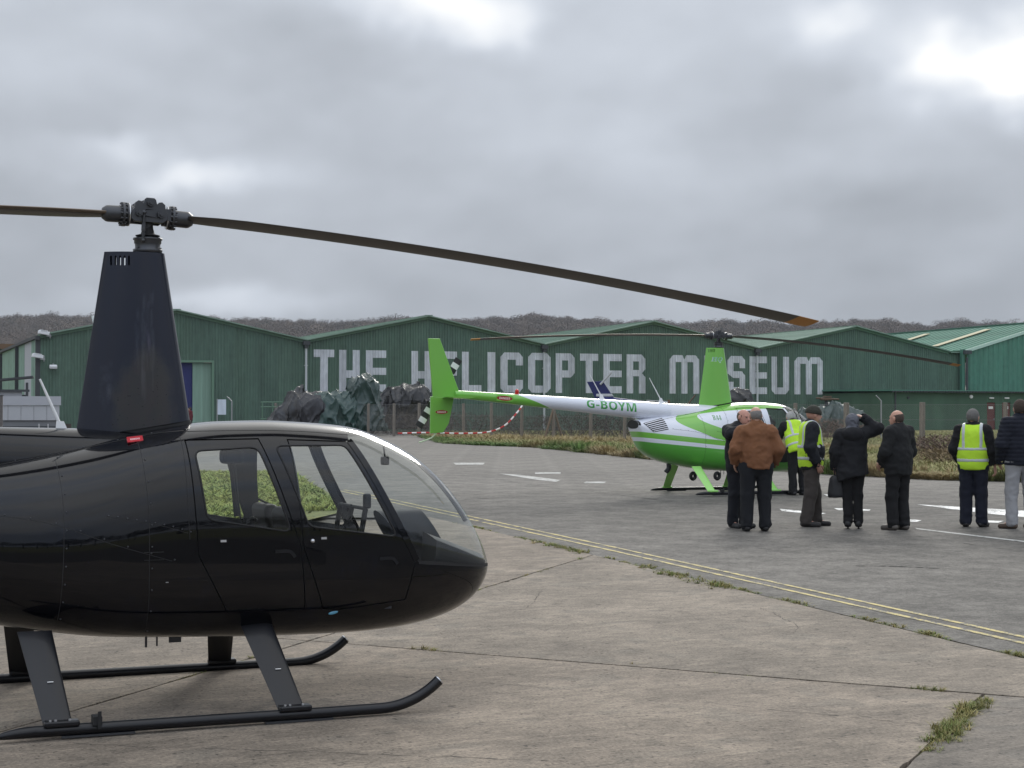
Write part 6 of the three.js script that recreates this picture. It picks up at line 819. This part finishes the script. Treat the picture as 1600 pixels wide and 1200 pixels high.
// big man in the brown suede jacket, hands in front, back to the viewer
person({ label: 'heavy man in a brown suede jacket seen from behind, grey fringe of hair', pos: at(3.56, 24.3), yaw: Math.PI + .06, h: 1.80, girth: 1.15, belly: .05, seed: 2, headYaw: .05, skin: [.50, .29, .21], hair: { type: 'ring', c: [.20, .19, .18] }, J: { elL: [.315, 1.15, -.05], elR: [-.315, 1.15, -.05], wrL: [.28, .95, .12], wrR: [-.28, .95, .12], anL: [.135, .09, -.02], anR: [-.125, .09, -.02], hipL: [.115, .92, 0], hipR: [-.115, .92, 0], knL: [.125, .5, .01], knR: [-.12, .5, .01], shL: [.205, 1.40, -.015], shR: [-.205, 1.40, -.015] },
  trousers: { c: [.012, .014, .020], loose: .030, top: 1.0 }, jacket: { c: [.185, .078, .034], hem: .90, loose: .034, fold: .013, band: [.115, .045, .022] }, shoes: [.012, .012, .013] });
// man facing him, arm raised
person({ label: 'man in a dark navy jacket half hidden behind the brown jacket, arm raised', pos: at(3.40, 24.95), yaw: .55, h: 1.77, girth: 1.1, seed: 5, headYaw: .1, headPitch: .08, headRoll: -.10, skin: [.48, .25, .19], hair: { type: 'ring', c: [.12, .085, .06] }, palmR: [0, .3, -1], handR: [.9, .25, .3], J: { hed: [.06, 1.62, .04], shR: [-.20, 1.43, .0], elR: [-.30, 1.40, .20], wrR: [-.10, 1.48, .30], elL: [.30, 1.2, .05], wrL: [.25, 1.0, .25] },
  trousers: { c: [.013, .015, .024], loose: .022 }, jacket: { c: [.014, .016, .024], hem: .84, loose: .035 }, shoes: [.02, .02, .022] });
// man in beanie and hi-vis, side on
person({ label: 'man in a dark beanie and yellow vest standing side on', pos: at(4.52, 25.2), yaw: 1.62, h: 1.80, girth: 1.16, belly: .03, seed: 8, headYaw: .10, headPitch: .06, skin: [.46, .25, .185], beanie: [.030, .030, .022], J: { hed: [0, 1.63, .05], nek: [0, 1.50, .0], elR: [-.27, 1.16, -.07], wrR: [-.25, .915, .04], elL: [.27, 1.16, -.04], wrL: [.26, .92, .08], anR: [-.12, .09, -.10], toeR: [-.16, .04, .07], anL: [.11, .09, .10], toeL: [.10, .04, .28], knR: [-.12, .5, -.03], knL: [.11, .5, .08] }, palmR: [1, 0, .2], curlR: .7,
  trousers: { c: [.055, .047, .042], loose: .032 }, jacket: { c: [.014, .017, .026], hem: .84, loose: .036, collar: .05 }, vest: {}, shoes: [.022, .020, .020], boot: 1,
  extra: (o, J, k) => part(o, 'beard', sdfMesh((x, y, z) => Math.max(ell(x, y, z, [0, -.062, .04], [.060, .052, .066]) - .002 * noise3(x * 80, y * 80, z * 80), y + .045), [-.1, -.15, -.06], [.1, 0, .14], .008).applyMatrix4(new THREE.Matrix4().compose(V3(...J.hed), new THREE.Quaternion().setFromEuler(new THREE.Euler(.06, .10, 0, 'YXZ')), V3(k, k, k))), cloth([.30, .24, .20])) });
// woman holding her scarf down in the wind
person({ label: 'woman in a black coat and heeled boots holding her grey scarf on her head', pos: at(5.06, 24.75), yaw: Math.PI - .18, h: 1.69, girth: .98, seed: 11, headPitch: .18, skin: [.52, .31, .24], scarf: [.10, .105, .125], handR: [.55, .25, .75], palmR: [.3, -1, .2], curlR: .35, J: { hed: [0, 1.615, .04], shR: [-.19, 1.46, -.01], elR: [-.385, 1.54, .03], wrR: [-.145, 1.715, .02], elL: [.27, 1.17, -.04], wrL: [.27, .93, .06], knL: [.075, .50, .03], knR: [-.075, .50, .02], anL: [.075, .115, -.03], anR: [-.085, .115, 0], toeL: [.08, .035, .10], toeR: [-.10, .035, .12], hipL: [.085, .92, 0], hipR: [-.085, .92, 0] },
  trousers: { name: 'leggings', c: [.010, .010, .012], loose: .010 }, jacket: { name: 'coat', c: [.016, .017, .022], hem: .80, flare: .055, loose: .036, fold: .012, hood: 1, slant: -.25 }, shoes: [.008, .008, .009], shoeName: 'boot', boot: 1,
  extra: (o, J, k) => { for (const s of ['L', 'R']) part(o, 'boot_heel', cyl(.012, .02, .07, [J['an' + s][0], .036, J['an' + s][2] - .035]), cloth([.01, .01, .01], .5)); const b = part(o, 'handbag', sdfMesh((x, y, z) => Math.max(lenC(x, y, z, [.24, .52, .02], [.24, .70, .02], .125, .10, .6), .46 - y) - .006 * ridged(x * 9, y * 9, z * 9), [.0, .35, -.2], [.5, .9, .25], .014), cloth([.012, .012, .014], .55)); part(b, 'strap', tube([[.22, .76, .02], [.24, .86, .05], [.26, .93, .03], [.26, .86, -.02], [.27, .76, .02]], .010, 20, 6), cloth([.012, .012, .014])); } });
// bald man in black, turned to the left
person({ label: 'balding man in a black waxed jacket and grey shoes, turned left', pos: at(5.68, 24.5), yaw: Math.PI + .62, h: 1.75, girth: 1.16, belly: .03, seed: 14, headYaw: .15, skin: [.50, .28, .20], hair: { type: 'ring', c: [.07, .05, .04] }, J: { elL: [.28, 1.15, .0], elR: [-.28, 1.15, .0], wrL: [.17, .97, .20], wrR: [-.17, .97, .20], hed: [0, 1.63, .03], knL: [.09, .50, .05], anL: [.10, .09, .02], toeL: [.11, .04, .19], anR: [-.09, .09, -.03], toeR: [-.10, .04, .14] },
  trousers: { c: [.012, .012, .014], loose: .024 }, jacket: { c: [.016, .017, .019], hem: .83, loose: .034, fold: .012, collar: .06 }, shoes: [.085, .075, .065] });
// man in hi-vis from behind
person({ label: 'grey haired man in a yellow vest and navy trousers seen from behind', pos: at(6.95, 25.1), yaw: Math.PI - .38, h: 1.76, girth: 1.14, seed: 17, headYaw: -.25, skin: [.48, .27, .20], hair: { type: 'short', c: [.13, .125, .12] }, J: { elL: [.28, 1.16, -.01], elR: [-.29, 1.16, -.05], wrL: [.22, .98, .16], wrR: [-.31, .905, .01], anR: [-.12, .09, .0], toeR: [-.17, .04, .17] }, curlR: .8,
  trousers: { c: [.012, .016, .038], loose: .030 }, jacket: { c: [.010, .010, .013], hem: .90, loose: .032 }, vest: {}, shoes: [.018, .017, .018] });
// tall man at the right edge
person({ label: 'tall man in a navy quilted jacket and pale grey jeans at the right edge', pos: at(7.56, 24.75), yaw: Math.PI + .12, h: 1.90, girth: 1.08, seed: 20, headYaw: -.1, skin: [.48, .28, .21], hair: { type: 'short', c: [.045, .032, .024] }, J: { elL: [.29, 1.15, -.03], elR: [-.29, 1.15, -.03], wrL: [.25, .93, .10], wrR: [-.25, .93, .10], anL: [.14, .09, -.02], toeL: [.24, .04, .12], anR: [-.13, .09, -.02], knL: [.13, .5, .02], knR: [-.13, .5, .02] },
  trousers: { name: 'jeans', c: [.30, .30, .31], loose: .020 }, jacket: { c: [.012, .016, .034], hem: .87, loose: .038, fold: .007, quilt: .012, collar: .065 }, shoes: [.075, .050, .035], boot: 1 });
// man in hi-vis leaning into the green cabin
person({ label: 'white haired man in a yellow vest leaning into the green cabin', pos: at(5.66, 33.0), yaw: Math.PI + .25, h: 1.74, girth: 1.1, seed: 23, lean: 1, headPitch: .35, skin: [.48, .28, .21], hair: { type: 'short', c: [.42, .41, .40] }, J: { pel: [0, .95, -.03], wst: [0, 1.09, .04], chs: [0, 1.27, .14], shL: [.185, 1.385, .20], shR: [-.185, 1.385, .20], nek: [0, 1.43, .23], hed: [0, 1.53, .335], elL: [.27, 1.17, .32], elR: [-.27, 1.17, .32], wrL: [.20, 1.02, .50], wrR: [-.20, 1.02, .50] },
  trousers: { c: [.012, .012, .015], loose: .024 }, jacket: { c: [.013, .013, .018], hem: .9, loose: .03 }, vest: {}, shoes: [.015, .015, .016] });
// pilot in the far seat
{
  const c = Math.cos(.345), s = Math.sin(.345), lx = .98, lz = -.29, px = 4.19 + lx * c + lz * s, pd = 33.74 + lx * s - lz * c;
  person({ label: 'bald person sitting in the far front seat of the green cabin', pos: [px, .17 + .885 - .88, -pd], yaw: Math.PI / 2 + .345, h: 1.66, seed: 26, seated: 1, headYaw: -.4, headPitch: .1, skin: [.21, .105, .07], hair: { type: 'ring', c: [.05, .04, .035] }, J: { knL: [.12, .90, .40], knR: [-.12, .90, .40], anL: [.12, .62, .62], anR: [-.12, .62, .62], toeL: [.13, .57, .76], toeR: [-.13, .57, .76], elL: [.26, 1.16, .05], elR: [-.26, 1.16, .05], wrL: [.17, 1.05, .26], wrR: [-.17, 1.05, .26] }, trousers: { c: [.02, .02, .025], loose: .015, top: 1.1 }, jacket: { c: [.02, .02, .024], hem: .88, loose: .022 } });
}
// visitor far off by the hangar door
person({ label: 'distant person in a maroon top by the pale green hangar door', pos: at(-20.5, 106), yaw: -1.1, h: 1.72, girth: 1.1, seed: 29, cell: .03, skin: [.35, .2, .15], hair: { type: 'short', c: [.03, .025, .02] }, trousers: { c: [.02, .02, .025], loose: .03 }, jacket: { c: [.10, .012, .02], hem: .85, loose: .04 } });
scene.fog = new THREE.FogExp2(new THREE.Color(.78, .84, .92), .00011);
scene.traverse(o => { if (o.isMesh) { o.castShadow = true; o.receiveShadow = true; } });
renderer.render(scene, camera);
